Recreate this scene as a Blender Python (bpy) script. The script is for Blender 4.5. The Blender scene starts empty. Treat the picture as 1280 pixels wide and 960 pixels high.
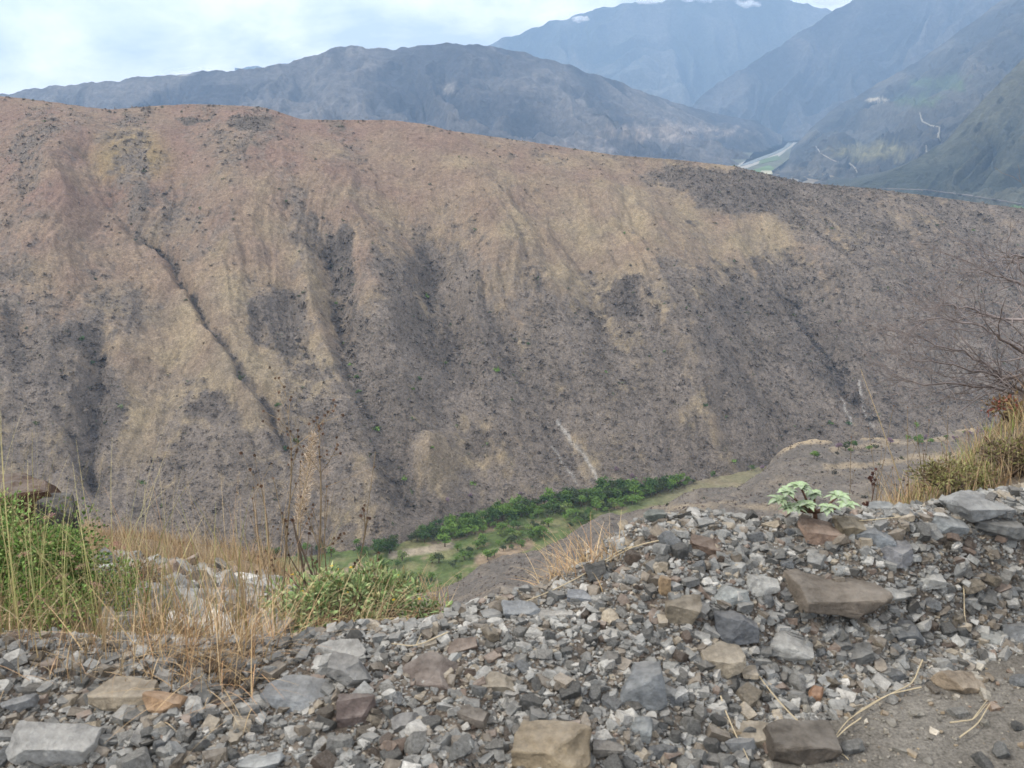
import bpy, bmesh, math, random
import numpy as np
from mathutils import Vector, Matrix, noise as mnoise
from mathutils.bvhtree import BVHTree

R = math.radians
C = bpy.context.scene.collection
scn = bpy.context.scene
rng = np.random.default_rng(7)
random.seed(7)

# ------------------------------------------------------------------ camera, light
F = 1108.0                      # focal length in photo pixels (1280 wide)
PITCH = R(17.5)
CAMZ = 1.9
cp, sp = math.cos(PITCH), math.sin(PITCH)
cam = bpy.data.cameras.new('camera'); camo = bpy.data.objects.new('camera', cam); C.objects.link(camo)
camo.location = (0, 0, CAMZ); camo.rotation_euler = (R(90) - PITCH, 0, 0)
cam.sensor_width = 36; cam.lens = 36 * F / 1280
cam.clip_start = 0.1; cam.clip_end = 60000
cam.dof.use_dof = True; cam.dof.focus_distance = 14.0; cam.dof.aperture_fstop = 7.0
scn.camera = camo
scn.view_settings.view_transform = 'Standard'; scn.view_settings.look = 'None'
scn.view_settings.gamma = 1; scn.view_settings.exposure = 0.42
SUN_EL, SUN_AZ = R(43), R(-100)     # azimuth measured from +Y clockwise: sun behind-left
w = bpy.data.worlds.new('World'); scn.world = w; w.use_nodes = True
nt = w.node_tree; N = nt.nodes; L = nt.links
for n in list(N): N.remove(n)
wo = N.new('ShaderNodeOutputWorld'); bg = N.new('ShaderNodeBackground'); bg.inputs['Strength'].default_value = 0.12
sky = N.new('ShaderNodeTexSky'); sky.sky_type = 'NISHITA'; sky.sun_disc = False
sky.sun_elevation = SUN_EL; sky.sun_rotation = SUN_AZ
sky.altitude = 1500; sky.air_density = 1.0; sky.dust_density = 2.0
tc = N.new('ShaderNodeTexCoord')
mp = N.new('ShaderNodeMapping'); mp.inputs['Scale'].default_value = (1, 1, 1.9); mp.inputs['Location'].default_value = (0.35, 0.1, 0.2)
L.new(tc.outputs['Generated'], mp.inputs['Vector'])
nz = N.new('ShaderNodeTexNoise'); nz.inputs['Scale'].default_value = 4.6; nz.inputs['Detail'].default_value = 7; nz.inputs['Roughness'].default_value = .6
nz.inputs['Distortion'].default_value = .25
L.new(mp.outputs[0], nz.inputs['Vector'])
cr = N.new('ShaderNodeValToRGB')      # greyer cloud bellies to bright cloud
cr.color_ramp.elements[0].position = .38; cr.color_ramp.elements[0].color = (5.7, 6.05, 6.6, 1)
cr.color_ramp.elements[1].position = .60; cr.color_ramp.elements[1].color = (12.6, 11.8, 10.9, 1)
L.new(nz.outputs['Fac'], cr.inputs['Fac'])
mx = N.new('ShaderNodeMix'); mx.data_type = 'RGBA'; mx.inputs['Factor'].default_value = .88
L.new(sky.outputs[0], mx.inputs['A']); L.new(cr.outputs[0], mx.inputs['B'])
# an overcast sky is brighter overhead than at the horizon
sx_ = N.new('ShaderNodeSeparateXYZ'); L.new(tc.outputs['Generated'], sx_.inputs[0])
gr = N.new('ShaderNodeMapRange'); gr.inputs['From Min'].default_value = .1; gr.inputs['From Max'].default_value = .9
gr.inputs['To Min'].default_value = 1.0; gr.inputs['To Max'].default_value = 1.5
L.new(sx_.outputs['Z'], gr.inputs['Value'])
vm = N.new('ShaderNodeVectorMath'); vm.operation = 'SCALE'
L.new(mx.outputs['Result'], vm.inputs[0]); L.new(gr.outputs[0], vm.inputs['Scale'])
L.new(vm.outputs[0], bg.inputs['Color']); L.new(bg.outputs[0], wo.inputs['Surface'])
sl = bpy.data.lights.new('sun', 'SUN'); sl.energy = 2.3; sl.angle = R(6); sl.color = (1, .93, .82)
so = bpy.data.objects.new('sun', sl); C.objects.link(so)
sd = Vector((math.sin(SUN_AZ) * math.cos(SUN_EL), math.cos(SUN_AZ) * math.cos(SUN_EL), math.sin(SUN_EL)))
so.rotation_euler = sd.to_track_quat('Z', 'Y').to_euler()
cy = scn.cycles
cy.use_denoising = True
try: cy.denoiser = 'OPENIMAGEDENOISE'
except Exception: pass
cy.max_bounces = 4; cy.diffuse_bounces = 2; cy.glossy_bounces = 1; cy.transmission_bounces = 2
cy.volume_bounces = 2; cy.transparent_max_bounces = 4; cy.caustics_reflective = False; cy.caustics_refractive = False

# ------------------------------------------------------------------ helpers: projection
def slope(v):                    # downward slope (dz/dy) of the sight line through photo row v
    q = (480 - v) / F
    return (sp - q * cp) / (cp + q * sp)
def azi(u, v):
    q = (480 - v) / F
    return (u - 640) / F / (cp + q * sp)
def project(P):
    x, y, z = P[..., 0], P[..., 1], P[..., 2] - CAMZ
    d = y * cp - z * sp
    up = y * sp + z * cp
    d = np.maximum(d, 1e-3)
    return 640 + F * x / d, 480 - F * up / d
def raydir(u, v):
    q = (480 - v) / F
    return Vector(((u - 640) / F, cp + q * sp, -sp + q * cp)).normalized()

# ------------------------------------------------------------------ helpers: noise
_p = np.random.default_rng(11).permutation(512)
_perm = np.concatenate([_p, _p, _p])
_ga = np.random.default_rng(5).random(512) * 2 * np.pi
_gx, _gy = np.cos(_ga), np.sin(_ga)
def perlin(x, y):
    xi = np.floor(x).astype(int); yi = np.floor(y).astype(int)
    xf = x - xi; yf = y - yi
    u_ = xf * xf * xf * (xf * (xf * 6 - 15) + 10); v_ = yf * yf * yf * (yf * (yf * 6 - 15) + 10)
    def g(ix, iy, dx, dy):
        h = _perm[(_perm[ix & 511] + (iy & 511))] & 511
        return _gx[h] * dx + _gy[h] * dy
    a = g(xi, yi, xf, yf); b = g(xi + 1, yi, xf - 1, yf)
    c = g(xi, yi + 1, xf, yf - 1); d = g(xi + 1, yi + 1, xf - 1, yf - 1)
    return ((a * (1 - u_) + b * u_) * (1 - v_) + (c * (1 - u_) + d * u_) * v_) * 1.5
def fbm(x, y, o=5, r=.5):
    s = 0; a = 1; f = 1
    for i in range(o):
        s = s + a * perlin(x * f + 17.3 * i, y * f - 9.1 * i); a *= r; f *= 2.03
    return s
def ridged(x, y, o=4, r=.5):
    s = 0; a = 1; f = 1
    for i in range(o):
        s = s + a * (1 - np.abs(perlin(x * f + 31.7 * i, y * f + 5.3 * i)) * 2); a *= r; f *= 2.1
    return s / 2
def sstep(a, b, x):
    t = np.clip((x - a) / (b - a), 0, 1); return t * t * (3 - 2 * t)
def polydist(u, v, pts):
    """distance in px to a polyline and position 0..1 along it"""
    best = np.full(u.shape, 1e9); pos = np.zeros(u.shape)
    n = len(pts) - 1
    for i in range(n):
        (x0, y0), (x1, y1) = pts[i][:2], pts[i + 1][:2]
        dx, dy = x1 - x0, y1 - y0
        t = np.clip(((u - x0) * dx + (v - y0) * dy) / (dx * dx + dy * dy), 0, 1)
        d = np.hypot(u - x0 - t * dx, v - y0 - t * dy)
        m = d < best
        best[m] = d[m]; pos[m] = ((i + t) / n)[m]
    return best, pos

# ------------------------------------------------------------------ helpers: meshes and objects
def mesh_np(name, V, Fc, col=None, smooth=False):
    """V (n,3), Fc list of (m,k) index arrays"""
    if not isinstance(Fc, (list, tuple)): Fc = [Fc]
    Fc = [f for f in Fc if len(f)]
    me = bpy.data.meshes.new(name)
    me.vertices.add(len(V)); me.vertices.foreach_set('co', np.asarray(V, np.float32).ravel())
    tot = sum(f.size for f in Fc); nf = sum(len(f) for f in Fc)
    me.loops.add(tot); me.polygons.add(nf)
    me.loops.foreach_set('vertex_index', np.concatenate([f.ravel() for f in Fc]).astype(np.int32))
    st = np.concatenate([np.full(len(f), f.shape[1]) for f in Fc])
    me.polygons.foreach_set('loop_start', (np.cumsum(st) - st).astype(np.int32))
    me.polygons.foreach_set('use_smooth', np.full(nf, smooth))
    me.update(calc_edges=True)
    if col is not None:
        a = me.attributes.new('Col', 'FLOAT_COLOR', 'POINT')
        cc = np.ones((len(V), 4), np.float32); cc[:, :3] = col
        a.data.foreach_set('color', cc.ravel())
    return me
def link(name, me, mat=None, parent=None, **tags):
    o = bpy.data.objects.new(name, me); C.objects.link(o)
    if mat is not None and me is not None and len(me.materials) == 0: me.materials.append(mat)
    if parent is not None: o.parent = parent
    for k, v in tags.items(): o[k] = v
    return o
def empty(name, loc=(0, 0, 0), rz=0, **tags):
    o = bpy.data.objects.new(name, None); C.objects.link(o)
    o.location = loc; o.rotation_euler = (0, 0, rz); o.empty_display_size = .2
    for k, v in tags.items(): o[k] = v
    return o
def dup(root, loc=None, rot=None, scale=None, **tags):
    r = root.copy(); C.objects.link(r)
    if loc is not None: r.location = loc
    if rot is not None: r.rotation_euler = rot
    if scale is not None: r.scale = scale
    for k, v in tags.items(): r[k] = v
    for ch in list(root.children):
        c = ch.copy(); C.objects.link(c); c.parent = r
    return r
def grid_faces(nc, nr):
    i = np.arange(nr - 1)[:, None] * nc + np.arange(nc - 1)[None, :]
    i = i.ravel()
    return np.stack([i, i + 1, i + nc + 1, i + nc], 1)
def srgb(r, g, b):
    f = lambda c: ((c / 255 + .055) / 1.055) ** 2.4 if c > 10 else c / 255 / 12.92
    return np.array([f(r), f(g), f(b)])

# ------------------------------------------------------------------ materials
def new_mat(name, rough=.9, spec=.2):
    m = bpy.data.materials.new(name); m.use_nodes = True
    b = m.node_tree.nodes['Principled BSDF']
    b.inputs['Roughness'].default_value = rough
    b.inputs['Specular IOR Level'].default_value = spec
    return m, m.node_tree.nodes, m.node_tree.links, b
def tex(n, l, scale, detail=6, rough=.6, coord='Object', sc=None):
    t = n.new('ShaderNodeTexCoord'); z = n.new('ShaderNodeTexNoise')
    z.inputs['Scale'].default_value = scale; z.inputs['Detail'].default_value = detail; z.inputs['Roughness'].default_value = rough
    l.new(t.outputs[coord], z.inputs['Vector'])
    return z
def ramp(n, l, src, p0, p1, c0, c1):
    r = n.new('ShaderNodeValToRGB'); e = r.color_ramp.elements
    e[0].position = p0; e[1].position = p1
    e[0].color = (*c0, 1) if len(c0) == 3 else c0; e[1].color = (*c1, 1) if len(c1) == 3 else c1
    l.new(src, r.inputs['Fac']); return r
def mul(n, l, a, b, fac=1.0):
    m = n.new('ShaderNodeMix'); m.data_type = 'RGBA'; m.blend_type = 'MULTIPLY'; m.inputs['Factor'].default_value = fac
    l.new(a, m.inputs['A']); l.new(b, m.inputs['B']); return m.outputs['Result']
def bump(n, l, b, h, dist, strength=1.0):
    k = n.new('ShaderNodeBump'); k.inputs['Distance'].default_value = dist; k.inputs['Strength'].default_value = strength
    l.new(h, k.inputs['Height']); l.new(k.outputs[0], b.inputs['Normal']); return k
def attr_mat(name, scales=(), rough=.9, spec=.15, bdist=0, bscale=1, objcolor=False):
    """base colour from the 'Col' attribute (or the object's colour) times world-space noise"""
    m, n, l, b = new_mat(name, rough, spec)
    if objcolor:
        a = n.new('ShaderNodeObjectInfo'); c = a.outputs['Color']
    else:
        a = n.new('ShaderNodeAttribute'); a.attribute_name = 'Col'; c = a.outputs['Color']
    for (s, lo, hi) in scales:
        z = tex(n, l, s)
        r = ramp(n, l, z.outputs['Fac'], .3, .7, (lo,) * 3, (hi,) * 3)
        c = mul(n, l, c, r.outputs[0])
    l.new(c, b.inputs['Base Color'])
    if bdist:
        z = tex(n, l, bscale, 8, .65); bump(n, l, b, z.outputs['Fac'], bdist)
    return m
M_far = attr_mat('far_mountain_scrub', [(.006, .8, 1.2), (.02, .7, 1.25), (.05, .65, 1.3)], bdist=22, bscale=.02)
M_hill = attr_mat('dry_hillside', [(.05, .88, 1.12), (.3, .74, 1.24), (1.0, .62, 1.38)], bdist=1.6, bscale=.5)
M_spur = attr_mat('scrubby_slope', [(.08, .88, 1.12), (.6, .75, 1.25), (2.0, .7, 1.3)], bdist=.7, bscale=.8)
M_near = attr_mat('gravelly_dirt', [(3, .85, 1.15), (25, .75, 1.25), (110, .6, 1.4)], bdist=.02, bscale=70)
M_floor = attr_mat('valley_floor_green', [(.1, .8, 1.2), (.5, .75, 1.25)], bdist=.5, bscale=.5)
M_scrub = attr_mat('scrub_twigs', [(.5, .8, 1.2)])
M_leaf = attr_mat('leaves', rough=.6, spec=.3)
M_crown = attr_mat('tree_leaves', [(.6, .7, 1.25)], rough=.7, objcolor=True)
M_straw = attr_mat('straw', rough=.65, spec=.25)
def stone_mat(name, objcolor):
    m, n, l, b = new_mat(name, .82, .3)
    if objcolor:
        a = n.new('ShaderNodeObjectInfo')
    else:
        a = n.new('ShaderNodeAttribute'); a.attribute_name = 'Col'
    s1 = 12 if objcolor else 45
    z = tex(n, l, s1 * .45, 8, .7); r = ramp(n, l, z.outputs['Fac'], .3, .72, (.42, .41, .40), (1.4, 1.38, 1.34))
    c = mul(n, l, a.outputs['Color'], r.outputs[0])
    z2 = tex(n, l, s1 * 3, 8, .75); r2 = ramp(n, l, z2.outputs['Fac'], .35, .68, (.72,) * 3, (1.2,) * 3)
    c = mul(n, l, c, r2.outputs[0])
    # pale dust lying on the upward faces
    g = n.new('ShaderNodeNewGeometry'); sx = n.new('ShaderNodeSeparateXYZ'); l.new(g.outputs['Normal'], sx.inputs[0])
    z3 = tex(n, l, s1, 5, .6)
    ma = n.new('ShaderNodeMath'); ma.operation = 'MULTIPLY'; l.new(sx.outputs['Z'], ma.inputs[0]); l.new(z3.outputs['Fac'], ma.inputs[1])
    rr = ramp(n, l, ma.outputs[0], .3, .62, (0, 0, 0), (.36,) * 3)
    mi = n.new('ShaderNodeMix'); mi.data_type = 'RGBA'; l.new(rr.outputs[0], mi.inputs['Factor'])
    l.new(c, mi.inputs['A']); mi.inputs['B'].default_value = (.34, .32, .29, 1)
    l.new(mi.outputs['Result'], b.inputs['Base Color'])
    k = bump(n, l, b, z2.outputs['Fac'], .022 if objcolor else .006, 1.0)
    return m
M_rock = stone_mat('rock', True)
M_rub = stone_mat('rubble_stone', False)
def bark_mat(name, col):
    m, n, l, b = new_mat(name, .85, .2)
    z = tex(n, l, 14, 6, .7); r = ramp(n, l, z.outputs['Fac'], .3, .7, tuple(np.array(col) * .6), tuple(np.array(col) * 1.3))
    l.new(r.outputs[0], b.inputs['Base Color']); bump(n, l, b, z.outputs['Fac'], .01)
    return m
M_bark = bark_mat('bark', (.15, .115, .09))
M_greybark = bark_mat('grey_bark', (.22, .19, .185))
M_drystem = bark_mat('dry_stem', (.26, .20, .13))
M_brown = bark_mat('brown_seed', (.11, .06, .04))

# ================================================================== LARGE TERRAIN
bvh_list = []
def add_bvh(me):
    V = np.empty(len(me.vertices) * 3, np.float32); me.vertices.foreach_get('co', V)
    V = V.reshape(-1, 3)
    bvh_list.append(BVHTree.FromPolygons([tuple(x) for x in V.tolist()], [tuple(p.vertices) for p in me.polygons]))
def hit(u, v, bl=None):
    d = raydir(u, v); best = None; bd = 1e9
    for b in (bl or bvh_list):
        loc, nrm, i, dist = b.ray_cast(Vector((0, 0, CAMZ)), d)
        if loc is not None and dist < bd: best, bd = (loc, nrm), dist
    return best

# base ground to the horizon, under everything
def base_col(P): return srgb(120, 112, 100)
xs = np.linspace(-17900, 17900, 60); ys = np.linspace(-4900, 13900, 60)
X, Y = np.meshgrid(xs, ys)
link('ground', mesh_np('ground', np.stack([X, Y, np.full_like(X, -322.)], -1).reshape(-1, 3), grid_faces(60, 60), srgb(125, 115, 98), True), M_far, kind='structure')

def mountain(name, foot, crest, ncol, nrow, amp, freq, colfn, back=1500, shear=.5, bulge=0.0, rough=.02, mat=M_far, seed=0, zback=-330):
    """foot: (u,v,D or None,z), crest: (u,v,D). Slope from foot line to crest line and down its back."""
    fa, fD, fz = [], [], []
    for (u, v, D, z) in foot:
        if D is None: D = (CAMZ - z) / slope(v)
        fa.append(azi(u, v)); fD.append(D); fz.append(z)
    ca, cD, cz = [], [], []
    for (u, v, D) in crest:
        ca.append(azi(u, v)); cD.append(D); cz.append(CAMZ - slope(v) * D)
    a = np.linspace(max(fa[0], ca[0]), min(fa[-1], ca[-1]), ncol)
    FD, FZ = np.interp(a, fa, fD), np.interp(a, fa, fz)
    CD, CZ = np.interp(a, ca, cD), np.interp(a, ca, cz)
    k = max(3, ncol // 90)
    ker = np.hanning(k * 2 + 1); ker /= ker.sum()
    sm = lambda q: np.convolve(np.pad(q, k, mode='edge'), ker, 'valid')
    FD, FZ, CD, CZ = map(sm, (FD, FZ, CD, CZ))
    t = np.linspace(0, 1.0, nrow)
    tb = np.linspace(0, 1, nrow // 4)[1:]
    A, T = np.meshgrid(a, t)
    D = FD + (CD - FD) * T
    prof = T + bulge * np.sin(np.pi * T) * (1 - .3 * T)
    Z = FZ + (CZ - FZ) * prof
    env = np.sin(np.pi * np.clip(T, 0, 1)) ** .6 * (1 - .25 * T) * np.clip((CZ - FZ) / 250, .05, 1.4)
    X = A * D
    s = X - shear * (1 - T) * (CD - FD) * .5
    wv = fbm(X / freq * .7 + seed, D / freq * .7, 3) * .6
    rib = ridged(s / freq + wv + seed, D / freq * .28 + seed, 5, .52)
    Z = Z - amp * (1 - rib) * env + rough * amp * 4 * fbm(X / freq * 4, D / freq * 4, 4) * np.minimum(env + .1, 1)
    Z[-1] += amp * .05 * fbm(a * 60 + seed, a * 0, 3)
    Ab, Tb = np.meshgrid(a, tb)
    Db = CD + back * Tb
    Zb = Z[-1] + (zback - Z[-1]) * (Tb ** 1.4)
    A = np.concatenate([A, Ab]); D = np.concatenate([D, Db]); Z = np.concatenate([Z, Zb]); T = np.concatenate([T, 1 + Tb])
    P = np.stack([A * D, D, Z], -1)
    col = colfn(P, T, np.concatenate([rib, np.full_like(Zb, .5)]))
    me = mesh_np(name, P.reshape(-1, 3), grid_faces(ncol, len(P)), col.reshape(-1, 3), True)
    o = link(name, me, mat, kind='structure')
    return o, P

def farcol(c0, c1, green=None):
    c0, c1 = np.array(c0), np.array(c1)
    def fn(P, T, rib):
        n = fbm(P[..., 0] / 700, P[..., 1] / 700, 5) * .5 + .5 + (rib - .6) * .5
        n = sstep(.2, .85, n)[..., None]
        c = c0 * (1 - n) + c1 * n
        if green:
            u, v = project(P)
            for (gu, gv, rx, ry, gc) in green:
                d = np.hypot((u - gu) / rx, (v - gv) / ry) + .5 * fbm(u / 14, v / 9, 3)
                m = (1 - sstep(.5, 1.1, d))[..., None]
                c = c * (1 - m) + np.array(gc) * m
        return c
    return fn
# farthest, cloud-capped range
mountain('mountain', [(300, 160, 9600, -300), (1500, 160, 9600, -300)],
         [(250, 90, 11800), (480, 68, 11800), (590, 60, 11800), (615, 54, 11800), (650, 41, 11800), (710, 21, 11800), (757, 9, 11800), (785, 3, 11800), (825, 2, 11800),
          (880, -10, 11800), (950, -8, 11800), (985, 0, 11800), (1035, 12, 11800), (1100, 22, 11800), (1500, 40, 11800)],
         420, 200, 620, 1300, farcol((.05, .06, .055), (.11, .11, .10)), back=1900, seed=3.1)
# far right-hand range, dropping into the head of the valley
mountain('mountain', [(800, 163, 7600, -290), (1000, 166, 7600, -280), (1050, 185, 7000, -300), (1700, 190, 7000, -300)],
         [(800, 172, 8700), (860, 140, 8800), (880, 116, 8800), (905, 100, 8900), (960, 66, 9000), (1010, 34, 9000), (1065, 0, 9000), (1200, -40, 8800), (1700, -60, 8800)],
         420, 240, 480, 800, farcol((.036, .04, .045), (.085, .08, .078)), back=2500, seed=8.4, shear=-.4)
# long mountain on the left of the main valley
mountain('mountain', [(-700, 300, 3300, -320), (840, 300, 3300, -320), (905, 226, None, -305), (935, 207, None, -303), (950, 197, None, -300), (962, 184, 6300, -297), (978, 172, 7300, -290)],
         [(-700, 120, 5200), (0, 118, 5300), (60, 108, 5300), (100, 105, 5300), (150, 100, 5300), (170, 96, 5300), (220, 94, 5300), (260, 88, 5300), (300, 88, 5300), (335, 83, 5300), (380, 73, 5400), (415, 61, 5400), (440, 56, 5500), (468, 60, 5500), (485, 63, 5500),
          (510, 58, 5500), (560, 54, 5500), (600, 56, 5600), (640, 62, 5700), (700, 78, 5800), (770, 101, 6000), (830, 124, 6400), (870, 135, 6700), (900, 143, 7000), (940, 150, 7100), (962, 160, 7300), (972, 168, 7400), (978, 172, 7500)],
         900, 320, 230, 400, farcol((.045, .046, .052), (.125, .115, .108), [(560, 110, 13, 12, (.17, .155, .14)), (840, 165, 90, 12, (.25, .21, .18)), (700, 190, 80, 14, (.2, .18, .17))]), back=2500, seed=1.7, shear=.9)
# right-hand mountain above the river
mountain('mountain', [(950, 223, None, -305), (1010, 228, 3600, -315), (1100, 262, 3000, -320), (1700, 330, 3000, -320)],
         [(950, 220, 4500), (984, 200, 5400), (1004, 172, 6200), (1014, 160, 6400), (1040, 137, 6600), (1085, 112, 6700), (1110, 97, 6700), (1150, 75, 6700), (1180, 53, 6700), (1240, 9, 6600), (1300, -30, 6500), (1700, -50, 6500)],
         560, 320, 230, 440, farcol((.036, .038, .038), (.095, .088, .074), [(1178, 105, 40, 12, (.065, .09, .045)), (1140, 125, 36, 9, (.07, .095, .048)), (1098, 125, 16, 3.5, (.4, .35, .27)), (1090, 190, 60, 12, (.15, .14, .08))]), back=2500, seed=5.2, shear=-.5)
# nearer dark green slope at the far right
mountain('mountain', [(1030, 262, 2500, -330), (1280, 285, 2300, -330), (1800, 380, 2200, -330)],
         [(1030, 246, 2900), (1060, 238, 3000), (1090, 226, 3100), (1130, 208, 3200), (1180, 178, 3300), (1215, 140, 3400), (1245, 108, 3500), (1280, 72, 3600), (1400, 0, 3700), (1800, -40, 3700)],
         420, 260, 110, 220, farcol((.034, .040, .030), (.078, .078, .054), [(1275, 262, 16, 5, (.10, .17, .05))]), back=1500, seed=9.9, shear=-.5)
for o in [o for o in C.objects if o.name.startswith('mountain')]: add_bvh(o.data)
mount_bvh = list(bvh_list)

# main valley: river, its gravel bars, fields — draped on the floor
def poly_sheet(name, pts, z, col, mat, jag=0, **k):
    """flat sheet from photo points lying on the plane z, subdivided and a few metres thick at its rim"""
    P = []
    for (u, v) in pts:
        D = (CAMZ - z) / slope(v); P.append((azi(u, v) * D, D, z))
    bm = bmesh.new(); vs = [bm.verts.new(p) for p in P]
    f = bm.faces.new(vs); bmesh.ops.triangulate(bm, faces=[f])
    ex = bmesh.ops.extrude_face_region(bm, geom=bm.faces[:])
    for e in ex['geom']:
        if isinstance(e, bmesh.types.BMVert): e.co.z -= 6
    bmesh.ops.recalc_face_normals(bm, faces=bm.faces[:])
    me = bpy.data.meshes.new(name); bm.to_mesh(me); bm.free()
    a = me.attributes.new('Col', 'FLOAT_COLOR', 'POINT')
    a.data.foreach_set('color', np.tile([*col, 1.], len(me.vertices)).astype(np.float32))
    return link(name, me, mat, **k)
M_bar = attr_mat('river_gravel', [(.01, .85, 1.15)])
M_field = attr_mat('field', [(.008, .7, 1.2), (.05, .8, 1.15)])
poly_sheet('valley_floor', [(890, 232), (945, 228), (965, 214), (1003, 186), (1006, 163), (955, 156), (915, 190)], -300, (.10, .105, .07), M_field, kind='structure')
poly_sheet('gravel_bar', [(918, 211), (934, 210), (952, 203), (972, 197), (984, 187), (996, 180), (1003, 172), (998, 165), (985, 163), (978, 158), (962, 157), (966, 163), (978, 169), (983, 175), (973, 184), (962, 190), (942, 197), (925, 204)], -299, (.30, .285, .25), M_bar, kind='structure')
poly_sheet('field', [(932, 222), (955, 219), (968, 211), (962, 206), (942, 212)], -298.4, (.11, .17, .06), M_field, kind='structure')
poly_sheet('field', [(948, 219), (966, 217), (964, 213), (952, 213)], -297.8, (.36, .34, .24), M_field, kind='structure')
poly_sheet('field', [(985, 176), (1000, 174), (996, 167), (985, 168)], -297.5, (.08, .13, .05), M_field, kind='structure')
poly_sheet('field', [(948, 205), (976, 199), (972, 194), (950, 200)], -298, (.09, .13, .05), M_field, kind='structure')
poly_sheet('field', [(985, 170), (1006, 169), (1004, 163), (975, 159)], -297.2, (.13, .19, .07), M_field, kind='structure')
m, n_, l_, b = new_mat('river_water', .25, .5); b.inputs['Base Color'].default_value = (.20, .21, .185, 1)
poly_sheet('river', [(924, 208), (940, 204), (958, 197), (975, 190), (988, 182), (994, 175), (990, 168), (972, 160), (970, 161.5), (984, 170), (987, 176), (980, 184), (967, 190.5), (946, 198), (928, 205)], -296.8, (1, 1, 1), m, kind='structure')

# trails on the right-hand mountain
def drape(name, pts, width, col, bl, lift, step=3, **k):
    P = []
    for i in range(len(pts) - 1):
        (u0, v0), (u1, v1) = pts[i], pts[i + 1]
        n = max(2, int(math.hypot(u1 - u0, v1 - v0) / step))
        for j in range(n): P.append((u0 + (u1 - u0) * j / n, v0 + (v1 - v0) * j / n))
    P.append(pts[-1])
    H = [h for h in (hit(u, v, bl) for u, v in P) if h]
    V = []
    for i, (p, nrm) in enumerate(H):
        q = H[min(i + 1, len(H) - 1)][0]; r_ = H[max(i - 1, 0)][0]
        side = (q - r_).cross(nrm).normalized() * width * (.75 + .5 * random.random())
        V += [p + nrm * lift - side, p + nrm * lift + side, p - nrm * lift * 2 + side, p - nrm * lift * 2 - side]
    n = len(H); fs = []
    for i in range(n - 1):
        for k2 in range(4):
            a_, b_ = 4 * i + k2, 4 * i + (k2 + 1) % 4
            fs.append((a_, b_, b_ + 4, a_ + 4))
    me = mesh_np(name, np.array([tuple(x) for x in V]), np.array(fs), np.array(col), True)
    return link(name, me, M_bar, **k)
drape('path', [(1150, 141), (1153, 152), (1163, 157), (1174, 159), (1173, 172), (1175, 176)], 3.6, (.27, .25, .21), mount_bvh, 4, kind='structure')
drape('path', [(1157, 182), (1158, 191)], 2.6, (.25, .23, .20), mount_bvh, 4, kind='structure')
drape('path', [(1062, 204), (1068, 209), (1072, 216)], 2.6, (.25, .23, .20), mount_bvh, 4, kind='structure')
drape('path', [(1020, 183), (1026, 192), (1040, 200), (1048, 203)], 2, (.27, .24, .21), mount_bvh, 3, kind='structure')
drape('road', [(1100, 236), (1130, 237), (1160, 238), (1200, 243), (1240, 249), (1278, 256)], 1.8, (.13, .115, .10), mount_bvh, 3, kind='structure')

# ================================================================== OPPOSITE HILLSIDE
GU = np.array([-80, 0, 80, 160, 240, 320, 400, 480, 560, 640, 720, 800, 880, 960, 1040, 1120, 1200, 1280, 1360.])
GV = np.array([150, 200, 250, 300, 350, 400, 450, 500, 550, 600, 650, 700.])
SC = ["2222222111111111111", "3333232111111533333", "2223322111112664456", "2222324242100135556",
      "3322222553333656667", "4456213756655777788", "5672225767766678888", "6663225767766667899",
      "5574466666575665788", "4475566656476667788", "5566566677777777777", "5566666677777777777"]
RD = ["8866777777654433333", "7776666655443333333", "8776555543332222222", "6665444332222112222",
      "5554332222111111111", "3332211111111111111", "2221110000000000000", "1111000000001000000"] + ["0" * 19] * 4
SC = np.array([[int(c) for c in r.ljust(19, '7')[:19]] for r in SC]) / 9.
RD = np.array([[int(c) for c in r[:19]] for r in RD]) / 9.
def gridlook(G, u, v):
    fu = np.clip((u - GU[0]) / 80, 0, len(GU) - 1.001); fv = np.clip((v - GV[0]) / 50, 0, len(GV) - 1.001)
    iu = fu.astype(int); iv = fv.astype(int); a = fu - iu; b = fv - iv
    a = a * a * (3 - 2 * a); b = b * b * (3 - 2 * b)
    return (G[iv, iu] * (1 - a) + G[iv, iu + 1] * a) * (1 - b) + (G[iv + 1, iu] * (1 - a) + G[iv + 1, iu + 1] * a) * b
# (points, half width px, depth m, scrub 0..1)
GULLIES = [
    ([(125, 235), (180, 295), (215, 320), (240, 365), (258, 400), (285, 448), (300, 468), (335, 500), (352, 545), (362, 575)], 6, 9, .8),
    ([(400, 250), (415, 300), (425, 370), (440, 440), (470, 520), (500, 600), (530, 650)], 17, 15, .75),
    ([(430, 270), (440, 330), (432, 380)], 9, 3, .8),
    ([(520, 290), (545, 320), (535, 350), (545, 400), (580, 470)], 15, 10, .75),
    ([(110, 400), (125, 440), (118, 500), (105, 560), (125, 630)], 16, 13, .9),
    ([(0, 380), (25, 420), (30, 470)], 9, 4, .7),
    ([(60, 500), (95, 545), (110, 590)], 6, 4, .8),
    ([(985, 350), (1010, 395), (1040, 445), (1075, 490), (1095, 530)], 12, 11, .95),
    ([(800, 340), (830, 400), (870, 470), (915, 560)], 8, 4, .35),
    ([(600, 380), (640, 450), (690, 520), (730, 600)], 10, 4, .35),
    ([(880, 390), (920, 450), (960, 510), (1000, 560)], 9, 4, .35),
    ([(770, 350), (790, 375), (800, 400)], 15, 3, .8),
    ([(330, 370), (345, 410), (380, 460)], 20, 7, .6),
    ([(700, 465), (720, 500)], 14, 2, .4),
    ([(95, 170), (135, 225), (180, 290)], 9, 6, .4),
]
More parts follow.
